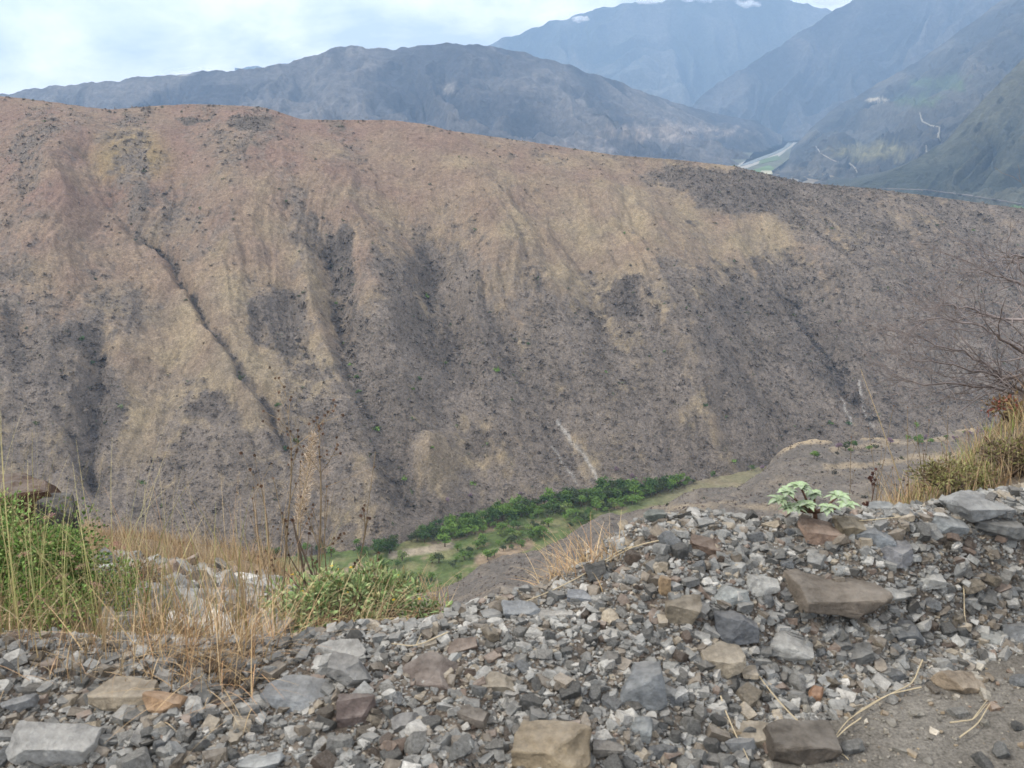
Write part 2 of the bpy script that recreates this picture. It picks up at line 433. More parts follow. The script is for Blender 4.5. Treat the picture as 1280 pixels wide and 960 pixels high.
RIBS = [([(230, 380), (300, 470), (345, 520)], 26, 11), ([(455, 330), (480, 400), (500, 470)], 20, 9), ([(640, 250), (620, 350), (560, 380)], 30, 10),
        ([(170, 330), (150, 420), (170, 520)], 36, 8), ([(520, 540), (560, 600)], 30, 9), ([(840, 480), (900, 570)], 24, 8)]
SCREE = [([(698, 522), (712, 545), (730, 568), (746, 598)], 2.4), ([(690, 556), (702, 575), (716, 592), (722, 606)], 1.7), ([(1075, 470), (1085, 510), (1092, 530)], 1.8),
         ([(1050, 490), (1065, 530)], 1.5), ([(752, 608), (764, 622)], 3)]

H_CREST = [(-260, 120, 900), (-100, 117, 900), (0, 120, 900), (30, 123, 900), (60, 128, 900), (110, 136, 900), (140, 138, 900), (180, 133, 900), (240, 130, 900), (300, 132, 900), (330, 134, 900), (355, 142, 900), (375, 149, 900), (420, 150, 900),
           (490, 150, 905), (530, 155, 910), (560, 163, 915), (640, 174, 920), (700, 183, 930), (770, 194, 940), (850, 200, 950), (920, 208, 960), (965, 220, 970), (1000, 229, 980), (1100, 237, 990), (1200, 250, 990), (1280, 262, 990), (1500, 300, 990), (1700, 340, 960)]
H_FOOT = [(-500, 770), (0, 748), (300, 705), (480, 690), (640, 643), (760, 622), (860, 611), (1000, 575), (1180, 552), (1300, 545), (1500, 530), (1900, 510)]
fa = np.array([azi(u, v) for u, v in H_FOOT]); fD = np.array([(CAMZ + 243) / slope(v) for u, v in H_FOOT])
ca = np.array([azi(u, v) for u, v, D in H_CREST]); cD = np.array([D for u, v, D in H_CREST]); cz = np.array([CAMZ - slope(v) * D for u, v, D in H_CREST])
NC, NR = 1150, 420
a = np.linspace(-.80, .80, NC)
ker = np.hanning(17); ker /= ker.sum()
sm = lambda q: np.convolve(np.pad(q, 8, mode='edge'), ker, 'valid')
FD, CD, CZ = sm(np.interp(a, fa, fD)), sm(np.interp(a, ca, cD)), sm(np.interp(a, ca, cz))
t = np.linspace(-.04, 1, NR)
A, T = np.meshgrid(a, t)
D = FD + (CD - FD) * T
tc_ = np.clip(T, 0, 1)
Zl = -243 + (CZ + 243) * (1.0 * T + .13 * np.sin(np.pi * tc_) * np.where(T > 0, 1, 0) - .0 * T)
X = A * D
env = np.sin(np.pi * np.clip(T, 0, 1)) ** .5
# broad spurs and hollows, leaning down to the right
s = X + .34 * D
Zl += 22 * perlin(s / 150 + 2.3, D / 420) * env + 17 * perlin(s / 70, D / 260 + 7) * env * (.35 + .65 * sstep(.95, .55, T))
rib = ridged(s / 60 + .5 * perlin(X / 90, D / 90), D / 260 + 4, 4, .5)
lowr = sstep(.95, .55, T)
Zl -= 9 * (1 - rib) * env * lowr + 1.5 * (1 - rib) * env
rib2 = ridged(s / 22 + .6 * perlin(X / 30, D / 30), D / 90 + 1, 3, .5)
Zl -= 2.6 * (1 - rib2) * env * (.08 + lowr)
P = np.stack([X, D, Zl], -1); u, v = project(P)
wu = u + 7 * fbm(X / 35, D / 35, 3); wv = v + 5 * fbm(X / 35 + 9, D / 35, 3)
gul = np.zeros_like(u); gcol = np.zeros_like(u)
for pts, hw, dep, sc_ in GULLIES:
    d, pos = polydist(wu, wv, pts)
    taper = np.minimum(1, np.minimum(pos, 1 - pos) * 5 + .15)
    k = np.exp(-(d / (hw * 1.35)) ** 2) * taper
    Zl -= dep * k
    gcol = np.maximum(gcol, sc_ * np.exp(-(d / (hw * (1.0 + .7 * fbm(X / 12, D / 12, 2)))) ** 2) * np.minimum(1, taper * 1.3) * np.clip(1.0 + .9 * fbm(X / 9 + 3, D / 9, 2), .1, 1))
for pts, hw, dep in RIBS:
    d, pos = polydist(wu, wv, pts); Zl += dep * np.exp(-(d / hw) ** 2) * np.sin(np.pi * np.clip(pos, .05, .95))
Zl += .9 * fbm(X / 9, D / 9, 4) * (env + .3)
scr = gridlook(SC, wu + 10 * fbm(X / 60, D / 60, 2), wv)
scr = scr + .16 * sstep(700, 1000, u) + .05 + .30 * fbm(s / 40, D / 110, 4) + .22 * fbm(X / 14, D / 14, 4) - .18 * (rib - .6)
# dark clumps listed one by one
BLOBS = [(425, 305, 17, 40, .75), (535, 320, 22, 24, .6), (780, 372, 24, 32, .75), (890, 222, 95, 16, .4), (930, 245, 70, 22, .5), (870, 280, 14, 6, .5), (345, 400, 40, 40, .4), (100, 415, 35, 18, .6), (790, 290, 9, 4, .4),
         (55, 478, 45, 12, .5), (270, 510, 45, 22, .35), (130, 500, 30, 60, .4), (600, 450, 70, 70, .2), (1020, 430, 60, 50, .3), (240, 150, 25, 6, .4), (310, 155, 30, 8, .4), (950, 380, 60, 30, .25)]
thick = gcol * .9
for (bu, bv, rx, ry, k) in BLOBS:
    d = np.hypot((wu - bu) / rx, (wv - bv) / ry); scr = scr + k * 1.3 * (1 - sstep(.55, 1.15, d)); thick = np.maximum(thick, k * (1 - sstep(.5, 1.2, d)))
LIGHT = [(250, 430, 60, 45, .35), (310, 490, 28, 22, .4), (550, 580, 42, 40, .35), (920, 295, 70, 28, .35), (740, 290, 130, 50, .35), (465, 380, 14, 40, .3), (875, 530, 28, 40, .25), (330, 320, 50, 30, .2), (460, 590, 18, 22, .35), (180, 560, 40, 40, .2), (960, 280, 16, 20, .3)]
for (bu, bv, rx, ry, k) in LIGHT:
    d = np.hypot((wu - bu) / rx, (wv - bv) / ry); scr = scr - k * (1 - sstep(.5, 1.2, d))
scr = np.clip(np.maximum(scr, gcol), 0, 1)
scrm = sstep(.22, .74, scr + .20 * fbm(X / 5, D / 5, 3) - .02)
red = np.clip(gridlook(RD, wu, wv) + .35 * fbm(X / 45 + 3, D / 45, 4), 0, 1)
tan = np.array([.258, .210, .142]); tan2 = np.array([.205, .168, .124]); redc = np.array([.190, .130, .107]); grey = np.array([.134, .115, .099]); green = np.array([.17, .16, .075])
n1 = sstep(-.5, .5, fbm(X / 30, D / 30, 4))[..., None]
base = tan * (1 - n1) + tan2 * n1
base = base * (1 - red[..., None] * .95) + redc * red[..., None] * .95
gm = (1 - sstep(.4, 1.2, np.hypot((wu - 165) / 60, (wv - 195) / 35)))[..., None] * .5
base = base * (1 - gm) + np.array([.22, .17, .07]) * gm
col = base * (1 - scrm[..., None]) + grey * (1 + .25 * n1) * scrm[..., None]
tk = np.clip(thick * scrm * (.8 + .6 * fbm(X / 9, D / 9, 3)), 0, 1)[..., None]; col = col * (1 - tk) + np.array([.078, .070, .066]) * tk
sc_m = np.zeros_like(u)
for pts, hw in SCREE:
    d, pos = polydist(u + 2 * fbm(X / 8, D / 8, 2), v, pts); sc_m = np.maximum(sc_m, (1 - sstep(.45, 1.2, d / hw)) * (.55 + .3 * fbm(X / 5, D / 5, 3)))
sc_m = np.clip(sc_m * 1.3, 0, 1)[..., None] * .85
col = col * (1 - sc_m) + np.array([.33, .32, .30]) * sc_m
Tb = np.linspace(0, 1, 60)[1:]
Ab, Tb = np.meshgrid(a, Tb)
Db = D[-1] + 900 * Tb; Zb = Zl[-1] + (-330 - Zl[-1]) * (.35 * Tb + .65 * Tb ** .9) + 0 * Tb
Zb = Zl[-1] * (1 - Tb) ** 1.0 + -330 * Tb
P = np.concatenate([np.stack([X, D, Zl], -1), np.stack([Ab * Db, Db, Zb], -1)])
colf = np.concatenate([col, np.broadcast_to(col[-1], (59, NC, 3))])
hill_me = mesh_np('hillside', P.reshape(-1, 3), grid_faces(NC, len(P)), colf.reshape(-1, 3), True)
link('hillside', hill_me, M_hill, kind='structure')
HP = P[:NR]; HS = scrm; HG = np.clip(gcol, 0, 1); HSC = sc_m[..., 0]
n0 = len(bvh_list); add_bvh(hill_me); hill_bvh = bvh_list[n0:]

# ================================================================== NEAR SIDE: height function
CRE = [(-900, 800, .12), (-300, 812, .10), (0, 824, .10), (100, 820, .10), (200, 828, .10), (300, 826, .10), (400, 815, .11), (470, 808, .12), (520, 812, .12), (560, 795, .13), (620, 770, .16), (680, 746, .19), (720, 728, .22), (760, 702, .26), (790, 676, .31), (830, 661, .35),
       (900, 660, .35), (960, 660, .35), (1080, 654, .36), (1200, 644, .37), (1280, 634, .39), (1400, 612, .45), (1700, 590, .55)]
crx, cry, crz = [], [], []
for (u, v, z) in CRE:
    D_ = (CAMZ - z) / slope(v); crx.append(azi(u, v) * D_); cry.append(D_); crz.append(z)
TOE = [(-3, 1.2), (-1, 1.3), (.1, 1.6), (.45, 2.1), (.9, 2.45), (1.4, 2.7), (2.0, 2.95), (3.0, 3.1), (6, 3.3)]
PROF = [   # azimuth, [(D, z)...]
    (-1.6, [(0, -.5), (3, -.45), (6, -1.5), (12, -4.5), (25, -14), (60, -42), (150, -105), (300, -190), (430, -250), (560, -260)]),
    (-.62, [(0, -.5), (3, -.35), (5, -1.0), (9, -2.9), (14, -5.3), (18, -9), (60, -46), (150, -110), (300, -190), (430, -250), (560, -260)]),
    (-.32, [(0, -.5), (3, -.35), (5, -1.2), (9, -3.2), (13, -5.2), (18, -9.5), (60, -46), (150, -110), (300, -195), (430, -250), (560, -260)]),
    (-.18, [(0, -.5), (3, -.5), (6, -2.2), (12, -6.3), (25, -16), (60, -45), (150, -108), (300, -190), (400, -245), (560, -260)]),
    (-.10, [(0, -.5), (3, -.6), (6, -2.6), (12, -7.5), (20, -14), (60, -42), (100, -67), (260, -160), (350, -207), (400, -245), (560, -260)]),
    (0.0, [(0, -.5), (3, -.6), (6, -2.6), (12, -7.5), (20, -14), (60, -40), (100, -64), (260, -152), (354, -188.5), (410, -238), (440, -250), (560, -260)]),
    (.13, [(0, -.5), (3, -.6), (6, -2.6), (12, -7.5), (20, -14), (60, -39), (100, -62), (250, -130), (350, -168), (430, -240), (560, -260)]),
    (.24, [(0, -.5), (3, -.6), (6, -2.6), (12, -7.3), (20, -13), (60, -38), (100, -58), (240, -116), (345, -150), (450, -243), (560, -260)]),
    (.35, [(0, -.5), (3, -.6), (6, -2.6), (12, -7.2), (20, -13), (60, -38), (100, -57), (250, -119), (330, -141), (400, -154), (500, -245), (560, -262)]),
    (.44, [(0, -.5), (3, -.6), (6, -2.5), (12, -7), (20, -13), (60, -37), (100, -57), (270, -125), (330, -142), (430, -162), (540, -248), (600, -265)]),
    (.60, [(0, -.5), (3, -.5), (6, -2.2), (12, -6.5), (20, -12), (60, -36), (100, -56), (270, -124), (330, -140), (455, -165), (580, -250), (640, -265)]),
    (1.5, [(0, -.4), (3, -.3), (6, -1.8), (12, -6), (20, -12), (60, -36), (100, -56), (270, -124), (330, -140), (455, -162), (580, -250), (640, -265)]),
]
DS = np.array([0, 3, 4, 5, 6, 7.5, 9, 10.5, 12, 13, 14, 16, 18, 20, 25, 32, 42, 60, 80, 100, 150, 200, 240, 250, 260, 270, 300, 330, 345, 354, 375, 400, 415, 430, 450, 480, 500, 540, 580, 640.])
PA = np.array([p[0] for p in PROF])
PZ = np.array([np.interp(DS, [q[0] for q in p[1]], [q[1] for q in p[1]]) for p in PROF])
def prof_z(x, y):
    yy = np.maximum(y, .5); aa = np.clip(x / yy, PA[0], PA[-1] - 1e-6)
    ia = np.clip(np.searchsorted(PA, aa, side='right') - 1, 0, len(PA) - 2)
    fa_ = (aa - PA[ia]) / (PA[ia + 1] - PA[ia]); fa_ = fa_ * fa_ * (3 - 2 * fa_)
    dd = np.clip(y, 0, 639.9); idx = np.clip(np.searchsorted(DS, dd, side='right') - 1, 0, len(DS) - 2)
    fd = (dd - DS[idx]) / (DS[idx + 1] - DS[idx])
    g = lambda i, j: PZ[i, j]
    return (g(ia, idx) * (1 - fd) + g(ia, idx + 1) * fd) * (1 - fa_) + (g(ia + 1, idx) * (1 - fd) + g(ia + 1, idx + 1) * fd) * fa_
def Hn(x, y):
    x = np.asarray(x, float); y = np.asarray(y, float)
    yc = np.interp(x, crx, cry) ; zc = np.interp(x, crx, crz); yt = np.interp(x, [q[0] for q in TOE], [q[1] for q in TOE])
    yt = np.minimum(yt, yc - .25)
    t = np.clip((y - yt) / (yc - yt), 0, 1)
    front = zc * (t * .45 + .55 * t * t * (3 - 2 * t))
    lump = .045 * fbm(x * 1.7, y * 1.7, 3) + .02 * fbm(x * 6, y * 6, 3)
    back = zc - .66 * np.maximum(y - yc - .1, 0) - .5 * np.maximum(y - yc - 2.5, 0)
    berm = np.where(y < yc, front, back) + lump * np.clip(t * 2, .08, 1) * np.clip(1 - (y - yc) / 1.2, 0, 1)
    pz = prof_z(x, y)
    pz = pz + np.clip((y - 3.5) / 6, 0, 1) * (.28 * fbm(x / 1.6, y / 1.6, 4)) + np.clip((y - 20) / 60, 0, 1) * 1.6 * fbm(x / 12, y / 12, 4) + np.clip((y - 120) / 100, 0, 1) * 5 * perlin(x / 55 + 4, y / 55)
    # grassy bank at the right
    bank = 1.35 * np.exp(-((np.minimum(x - 3.7 - .2 * (y - 4.7), 0) / .95) ** 2)) * np.exp(-(np.where(y < 4.7, (y - 4.7) / .7, (y - 4.7) / 2.2) ** 2))
    bank = np.where(x > 0, bank * (1 + .25 * fbm(x * 2.2, y * 2.2, 3)), 0)
    return np.maximum(berm, pz) + bank
def ground_at(u, v, y0=1.2, y1=60):
    """first point of the near ground under photo pixel (u,v)"""
    a_ = azi(u, v); s_ = slope(v)
    ys = np.concatenate([np.arange(y0, 8, .01), np.geomspace(8, y1, 600)])
    z = CAMZ - s_ * ys; h = Hn(a_ * ys, ys)
    i = np.argmax(z <= h)
    if z[i] > h[i]: i = len(ys) - 1
    return Vector((a_ * ys[i], ys[i], float(h[i])))

# near ground sheet (road, berm, top of the slope)
def axis(segs):
    out = []
    for (a0, a1, st) in segs: out += list(np.arange(a0, a1 - 1e-9, st))
    return np.array(out + [segs[-1][1]])
xs = axis([(-16, -4, .25), (-4, 5, .02), (5, 18, .25)]); ys = axis([(-9, 1.2, .3), (1.2, 5.6, .02), (5.6, 20, .08)])
X, Y = np.meshgrid(xs, ys); Z = Hn(X, Y)
yc = np.interp(X, crx, cry); yt = np.interp(X, [q[0] for q in TOE], [q[1] for q in TOE])
roadm = sstep(.25, -.05, Y - yt + .15 * fbm(X * 2, Y * 2, 3))[..., None] * 1.0
slopem = sstep(.3, 1.6, Y - yc)[..., None]
n1 = sstep(-.5, .5, fbm(X * 1.3, Y * 1.3, 4))[..., None]
bermc = np.array([.17, .148, .125]) * (1 - n1) + np.array([.12, .10, .083]) * n1
roadc = np.array([.205, .192, .170]) * (1 - n1) + np.array([.160, .148, .13]) * n1
slc = np.array([.25, .19, .125]) * (1 - n1) + np.array([.17, .14, .10]) * n1
c = bermc * (1 - roadm) + roadc * roadm; c = c * (1 - slopem) + slc * slopem
Z += .006 * fbm(X * 22, Y * 22, 3)
link('road', mesh_np('road', np.stack([X, Y, Z], -1).reshape(-1, 3), grid_faces(len(xs), len(ys)), c.reshape(-1, 3), True), M_near, kind='structure')

# near slope and spur
a = np.linspace(-1.5, 1.5, 900)
dd = np.concatenate([np.geomspace(9, 120, 90)[:-1], np.linspace(120, 620, 330)])
A, D = np.meshgrid(a, dd); X = A * D
Z = Hn(X, D) - .9 * np.clip((22 - D) / 8, 0, 1)
Z -= 2.2 * (1 - ridged(X / 26 + .4 * perlin(X / 30, D / 30), D / 60, 3)) * np.clip((D - 150) / 80, 0, 1)
P = np.stack([X, D, Z], -1); u, v = project(P)
wu = u + 5 * fbm(X / 14, D / 14, 3); wv = v + 3 * fbm(X / 14 + 9, D / 14, 3)
m = np.zeros_like(u)
for pts, hw, k in [([(868, 602), (905, 588), (950, 570), (1000, 554), (1030, 549), (1060, 543), (1100, 545)], 4, 1), ([(925, 584), (960, 576)], 3, .8), ([(1135, 540), (1170, 535), (1215, 534)], 5, 1),
                   ([(1030, 582), (1080, 582), (1140, 572), (1200, 570)], 3.5, .6), ([(1095, 546), (1120, 553)], 4, .7), ([(820, 634), (900, 631), (985, 634)], 4, .4), ([(870, 600), (830, 622)], 5, .7), ([(1040, 560), (1100, 556), (1180, 548)], 3, .4), ([(1150, 590), (1210, 585)], 6, .6)]:
    d, pos = polydist(wu, wv, pts); m = np.maximum(m, k * (1 - sstep(.5, 1.4, d / hw)))
n1 = sstep(-.5, .6, fbm(X / 11, D / 11, 4))[..., None]; m = np.clip(m + .22 * (fbm(X / 20, D / 20, 3)), 0, 1)[..., None]
gs = np.array([.112, .101, .090]) * (1 - n1) + np.array([.142, .125, .108]) * n1
c = gs * (1 - m) + np.array([.31, .25, .17]) * m
nearm = sstep(60, 25, D)[..., None]
c = c * (1 - nearm) + (np.array([.27, .21, .13]) * (1 - n1) + np.array([.16, .13, .095]) * n1) * nearm
spur_me = mesh_np('hillside', P.reshape(-1, 3), grid_faces(len(a), len(dd)), c.reshape(-1, 3), True)
link('hillside', spur_me, M_spur, kind='structure')
SP = P; n0 = len(bvh_list); add_bvh(spur_me); spur_bvh = bvh_list[n0:]

# small valley floor with the green strip
a = np.linspace(-.85, .95, 500); dd = np.linspace(395, 760, 150)
A, D = np.meshgrid(a, dd); X = A * D
Z = -241.5 + .5 * fbm(X / 12, D / 12, 3)
P = np.stack([X, D, Z], -1); u, v = project(P)
g = fbm(X / 16, D / 16, 4)
gf = sstep(-.1, .5, g)[..., None]
c = np.array([.085, .115, .042]) * (1 - gf) + np.array([.15, .15, .075]) * gf
gr_ = sstep(.35, .6, fbm(X / 30 + 5, D / 20, 4))[..., None]; c = c * (1 - gr_) + np.array([.22, .18, .12]) * gr_
rt_ = sstep(770, 860, u)[..., None]; c = c * (1 - rt_ * .8) + np.array([.17, .15, .10]) * rt_ * .8
d, _ = polydist(u, v, [(490, 694), (530, 688), (562, 682)]); mm = (1 - sstep(.6, 1.2, d / 5))[..., None]; c = c * (1 - mm) + np.array([.29, .25, .19]) * mm
d, _ = polydist(u, v, [(600, 700), (660, 680)]); mm = (1 - sstep(.6, 1.2, d / 8))[..., None]; c = c * (1 - mm) + np.array([.26, .20, .14]) * mm
fl_me = mesh_np('valley_floor', P.reshape(-1, 3), grid_faces(len(a), len(dd)), c.reshape(-1, 3), True)
link('valley_floor', fl_me, M_floor, kind='structure')
n0 = len(bvh_list); add_bvh(fl_me); floor_bvh = bvh_list[n0:]

# haze: the air of the valley
bm = bmesh.new(); bmesh.ops.create_cube(bm, size=1)
me = bpy.data.meshes.new('haze'); bm.to_mesh(me); bm.free()
HZ0, HZ1 = -324, 1560
hz = link('haze', me, None, kind='stuff'); hz.scale = (36000, 19000, HZ1 - HZ0); hz.location = (0, 4500, (HZ0 + HZ1) / 2)
m = bpy.data.materials.new('haze'); m.use_nodes = True; nn = m.node_tree.nodes
nn.remove(nn['Principled BSDF']); pv = nn.new('ShaderNodeVolumePrincipled')
pv.inputs['Color'].default_value = (.44, .67, 1.0, 1); pv.inputs['Density'].default_value = .000074; pv.inputs['Anisotropy'].default_value = .0
m.node_tree.links.new(pv.outputs[0], nn['Material Output'].inputs['Volume']); me.materials.append(m)

# scraps of cloud on the far tops
def cloud(loc, size, dens, seed):
    bm = bmesh.new(); bmesh.ops.create_icosphere(bm, subdivisions=3, radius=1)
    for v_ in bm.verts: v_.co *= 1 + .25 * mnoise.noise(v_.co * 1.5 + Vector((seed, 0, 0)))
    me = bpy.data.meshes.new('cloud'); bm.to_mesh(me); bm.free()
    m = bpy.data.materials.new('cloud'); m.use_nodes = True; n = m.node_tree.nodes; l = m.node_tree.links; n.remove(n['Principled BSDF'])
    pv = n.new('ShaderNodeVolumePrincipled'); pv.inputs['Color'].default_value = (1, 1, 1, 1)
    t = n.new('ShaderNodeTexCoord'); z = n.new('ShaderNodeTexNoise'); z.inputs['Scale'].default_value = 1.6; z.inputs['Detail'].default_value = 6; z.inputs['Roughness'].default_value = .6
    mp = n.new('ShaderNodeMapping'); mp.inputs['Location'].default_value = (seed, 0, 0); mp.inputs['Scale'].default_value = (2.2, 1, 1)
    l.new(t.outputs['Object'], mp.inputs[0]); l.new(mp.outputs[0], z.inputs['Vector'])
    ln = n.new('ShaderNodeVectorMath'); ln.operation = 'LENGTH'; l.new(t.outputs['Object'], ln.inputs[0])
    a = n.new('ShaderNodeMapRange'); a.inputs['From Min'].default_value = 1.0; a.inputs['From Max'].default_value = .1; a.inputs['To Min'].default_value = -.45; a.inputs['To Max'].default_value = .12; l.new(ln.outputs['Value'], a.inputs['Value'])
    s1 = n.new('ShaderNodeMath'); s1.operation = 'ADD'; l.new(a.outputs[0], s1.inputs[0]); l.new(z.outputs['Fac'], s1.inputs[1])
    b = n.new('ShaderNodeMapRange'); b.inputs['From Min'].default_value = .38; b.inputs['From Max'].default_value = .62; b.inputs['To Max'].default_value = dens; l.new(s1.outputs[0], b.inputs['Value'])
    l.new(b.outputs[0], pv.inputs['Density']); l.new(pv.outputs[0], n['Material Output'].inputs['Volume']); me.materials.append(m)
    o = link('cloud', me, None, kind='stuff'); o.location = loc; o.scale = size
def pixv(u, v, D): return Vector((azi(u, v) * D, D, CAMZ - slope(v) * D))
cloud(pixv(725, 24, 10900), (230, 160, 75), .016, 1.3)
cloud(pixv(812, 0, 11300), (330, 200, 90), .014, 4.1)
cloud(pixv(880, -4, 11000), (520, 250, 120), .016, 7.7)
cloud(pixv(935, 4, 10900), (300, 200, 85), .014, 9.2)
cloud(pixv(1035, 2, 11300), (420, 220, 110), .013, 12.2)
cloud(pixv(235, 92, 5300), (190, 120, 34), .012, 15.1)
# ================================================================== VEGETATION OF THE SLOPES
def clump_cloud(P, S, colr, ntri=9, flat=.75, seed=1):
    """many small jagged bushes as loose twiggy faces; P (n,3), S (n,), colr (n,3)"""
    r = np.random.default_rng(seed); n = len(P)
    d = r.normal(size=(n, ntri, 3)); d /= np.linalg.norm(d, axis=-1, keepdims=True); d[..., 2] = np.abs(d[..., 2]) * flat
    c = d * (r.random((n, ntri, 1)) ** .5) * .5
    V = c[:, :, None, :] + r.normal(size=(n, ntri, 3, 3)) * .24
    V[..., 2] = np.maximum(V[..., 2], -.1)
    V = V * S[:, None, None, None] + P[:, None, None, :]
    k = np.repeat(colr[:, None, None, :] * (.75 + .5 * r.random((n, ntri, 1, 1))), 3, axis=2)
    return V.reshape(-1, 3), np.arange(n * ntri * 3).reshape(-1, 3), k.reshape(-1, 3)
def grid_sample(P, W, n, seed=2):
    r = np.random.default_rng(seed)
    W = W[:-1, :-1].ravel(); W = W / W.sum()
    idx = r.choice(len(W), size=n, p=W); i, j = np.divmod(idx, P.shape[1] - 1)
    a = r.random((n, 1)); b = r.random((n, 1))
    Q = (P[i, j] * (1 - a) + P[i, j + 1] * a) * (1 - b) + (P[i + 1, j] * (1 - a) + P[i + 1, j + 1] * a) * b
    return Q, i, j
dx = np.abs(np.gradient(HP[..., 0], axis=1)); dy = np.abs(np.gradient(HP[..., 1], axis=0)); area = dx * dy
pu, pv_ = project(HP)
inview = (pu > -60) & (pu < 1340) & (pv_ < 800)
W = area * inview * (.12 + HS ** 1.2) * (1 - HSC)
nS = 95000
Q, i, j = grid_sample(HP, W, nS)
k = HS[i, j]; gg = HG[i, j]
S = np.minimum(.6 + .5 * rng.pareto(2.2, nS), 4.0) * (.75 + .4 * k + .5 * gg)
lc = colf.reshape(HP.shape[0] + 59, -1, 3)[i, j]; cc = (lc * .55 + np.array([.105, .09, .08]) * .48) * (.75 + .5 * rng.random((nS, 1)))
gm = rng.random(nS) < .03 + .05 * gg; cc[gm] = np.array([.085, .105, .055]) * (.7 + .6 * rng.random((gm.sum(), 1)))
dk = gg > .5; cc[dk] *= .8
V, Fc, K = clump_cloud(Q, S, cc, 8, seed=3)
link('scrub', mesh_np('scrub', V, Fc, K), M_scrub, kind='stuff')
# pale grass tussock texture of the open slope
W = area * inview * (.05 + (1 - HS))
nS = 42000
Q, i, j = grid_sample(HP, W, nS, 12)
cb = colf.reshape(HP.shape[0] + 59, -1, 3)[i, j]
V, Fc, K = clump_cloud(Q, .35 + .5 * rng.random(nS), cb * (.7 + .65 * rng.random((nS, 1))), 4, .5, seed=5)
link('dry_grass', mesh_np('dry_grass', V, Fc, K), M_scrub, kind='stuff')
# near spur
dx = np.abs(np.gradient(SP[..., 0], axis=1)); dy = np.abs(np.gradient(SP[..., 1], axis=0)); area = dx * dy
pu, pv_ = project(SP)
W = area * ((pu > 450) & (pu < 1320) & (pv_ < 800) & (SP[..., 1] > 150) & (SP[..., 1] < 520)) * (.35 + sstep(-.2, .5, fbm(SP[..., 0] / 9, SP[..., 1] / 9, 3)))
nS = 15000
Q, i, j = grid_sample(SP, W, nS, 22)
V, Fc, K = clump_cloud(Q, .4 + .8 * rng.random(nS) ** 2, np.array([.12, .098, .09]) * (.6 + .7 * rng.random((nS, 1))), 8, seed=6)
link('scrub', mesh_np('scrub', V, Fc, K), M_scrub, kind='stuff')

# ---- trees: tapered trunk with limbs, crown of leaf clumps
def tube(pts, rad, sides=5):
    """returns V, F of a tube along pts"""
    pts = [Vector(p) for p in pts]; n = len(pts); V = []; Fq = []
    for i, p in enumerate(pts):
        t = (pts[min(i + 1, n - 1)] - pts[max(i - 1, 0)]).normalized()
        up = Vector((0, 0, 1)) if abs(t.z) < .9 else Vector((1, 0, 0))
        a = t.cross(up).normalized(); b = t.cross(a)
        for s_ in range(sides):
            q = 2 * math.pi * s_ / sides
            V.append(tuple(p + (a * math.cos(q) + b * math.sin(q)) * rad[i]))
    for i in range(n - 1):
        for s_ in range(sides):
            a_, b_ = i * sides + s_, i * sides + (s_ + 1) % sides
            Fq.append((a_, b_, b_ + sides, a_ + sides))
    return np.array(V), np.array(Fq)
def join(parts):
    Vs, Fs, o = [], [], 0
    for V, F_ in parts: Vs.append(V); Fs.append(F_ + o); o += len(V)
    return np.concatenate(Vs), np.concatenate(Fs)
def tree_meshes(seed, hgt=1.0, lobes=9, leaves=330, tall=.0):
    r = np.random.default_rng(seed); parts = []
    th = .34 * hgt
    parts.append(tube([(0, 0, -.06), (.01, 0, th * .5), (.02 * r.normal(), .02 * r.normal(), th), (0, 0, .62 * hgt)], [.05, .038, .03, .012]))
    C_ = []
    for i in range(lobes):
        an = r.random() * 6.28; rr = .12 + .26 * r.random(); z = (.42 + .42 * r.random() * (1 + tall)) * hgt
        if i == 0: rr, z = .03, .72 * hgt
        c = np.array([rr * math.cos(an), rr * math.sin(an), z]); C_.append((c, .13 + .10 * r.random()))
        parts.append(tube([(0, 0, th * (.6 + .4 * r.random())), tuple(c * [.5, .5, .72]), tuple(c)], [.02, .014, .005], 4))
    tv, tf = join(parts)
    V, K = [], []
    per = leaves // lobes
    for c, rad in C_:
        d = r.normal(size=(per, 3)); d /= np.linalg.norm(d, axis=1, keepdims=True)
        d *= (r.random((per, 1)) ** .4) * rad * (1 + .3 * r.normal(size=(per, 1)))
        cen = c + d * [1.15, 1.15, .85]
        q = cen[:, None, :] + r.normal(size=(per, 4, 3)) * .042
        V.append(q.reshape(-1, 3))
    V = np.concatenate(V); V[:, 2] = np.maximum(V[:, 2], .12)
    me_t = mesh_np('trunk', tv, tf, smooth=True); me_c = mesh_np('crown', V, np.arange(len(V)).reshape(-1, 4))
    return me_t, me_c
tree_var = []
for sdd in range(7):
    mt, mc = tree_meshes(40 + sdd, lobes=8 + sdd % 4); mt.materials.append(M_bark); mc.materials.append(M_crown); tree_var.append((mt, mc))
def put_tree(p, h, col_, label, group, name='tree', cat='tree', wide=1.0):
    mt, mc = random.choice(tree_var)
    e = empty(name, p, random.random() * 6.28, label=label, category=cat)
    if group: e['group'] = group
    e.scale = (h * wide, h * wide, h)
    t_ = link('trunk', mt, None, e); c_ = link('crown', mc, None, e)
    c_.color = (*col_, 1); t_.color = (.3, .3, .3, 1)
    return e
GREENS = [(.055, .10, .035), (.08, .14, .04), (.12, .20, .05), (.15, .25, .06), (.07, .095, .045), (.18, .24, .08)]
foot_u = [q[0] for q in H_FOOT]; foot_v = [q[1] for q in H_FOOT]
spur_line = ([430, 540, 640, 760, 860, 900], [770, 745, 690, 645, 603, 590])
cnt = 0; tries = 0; used = []
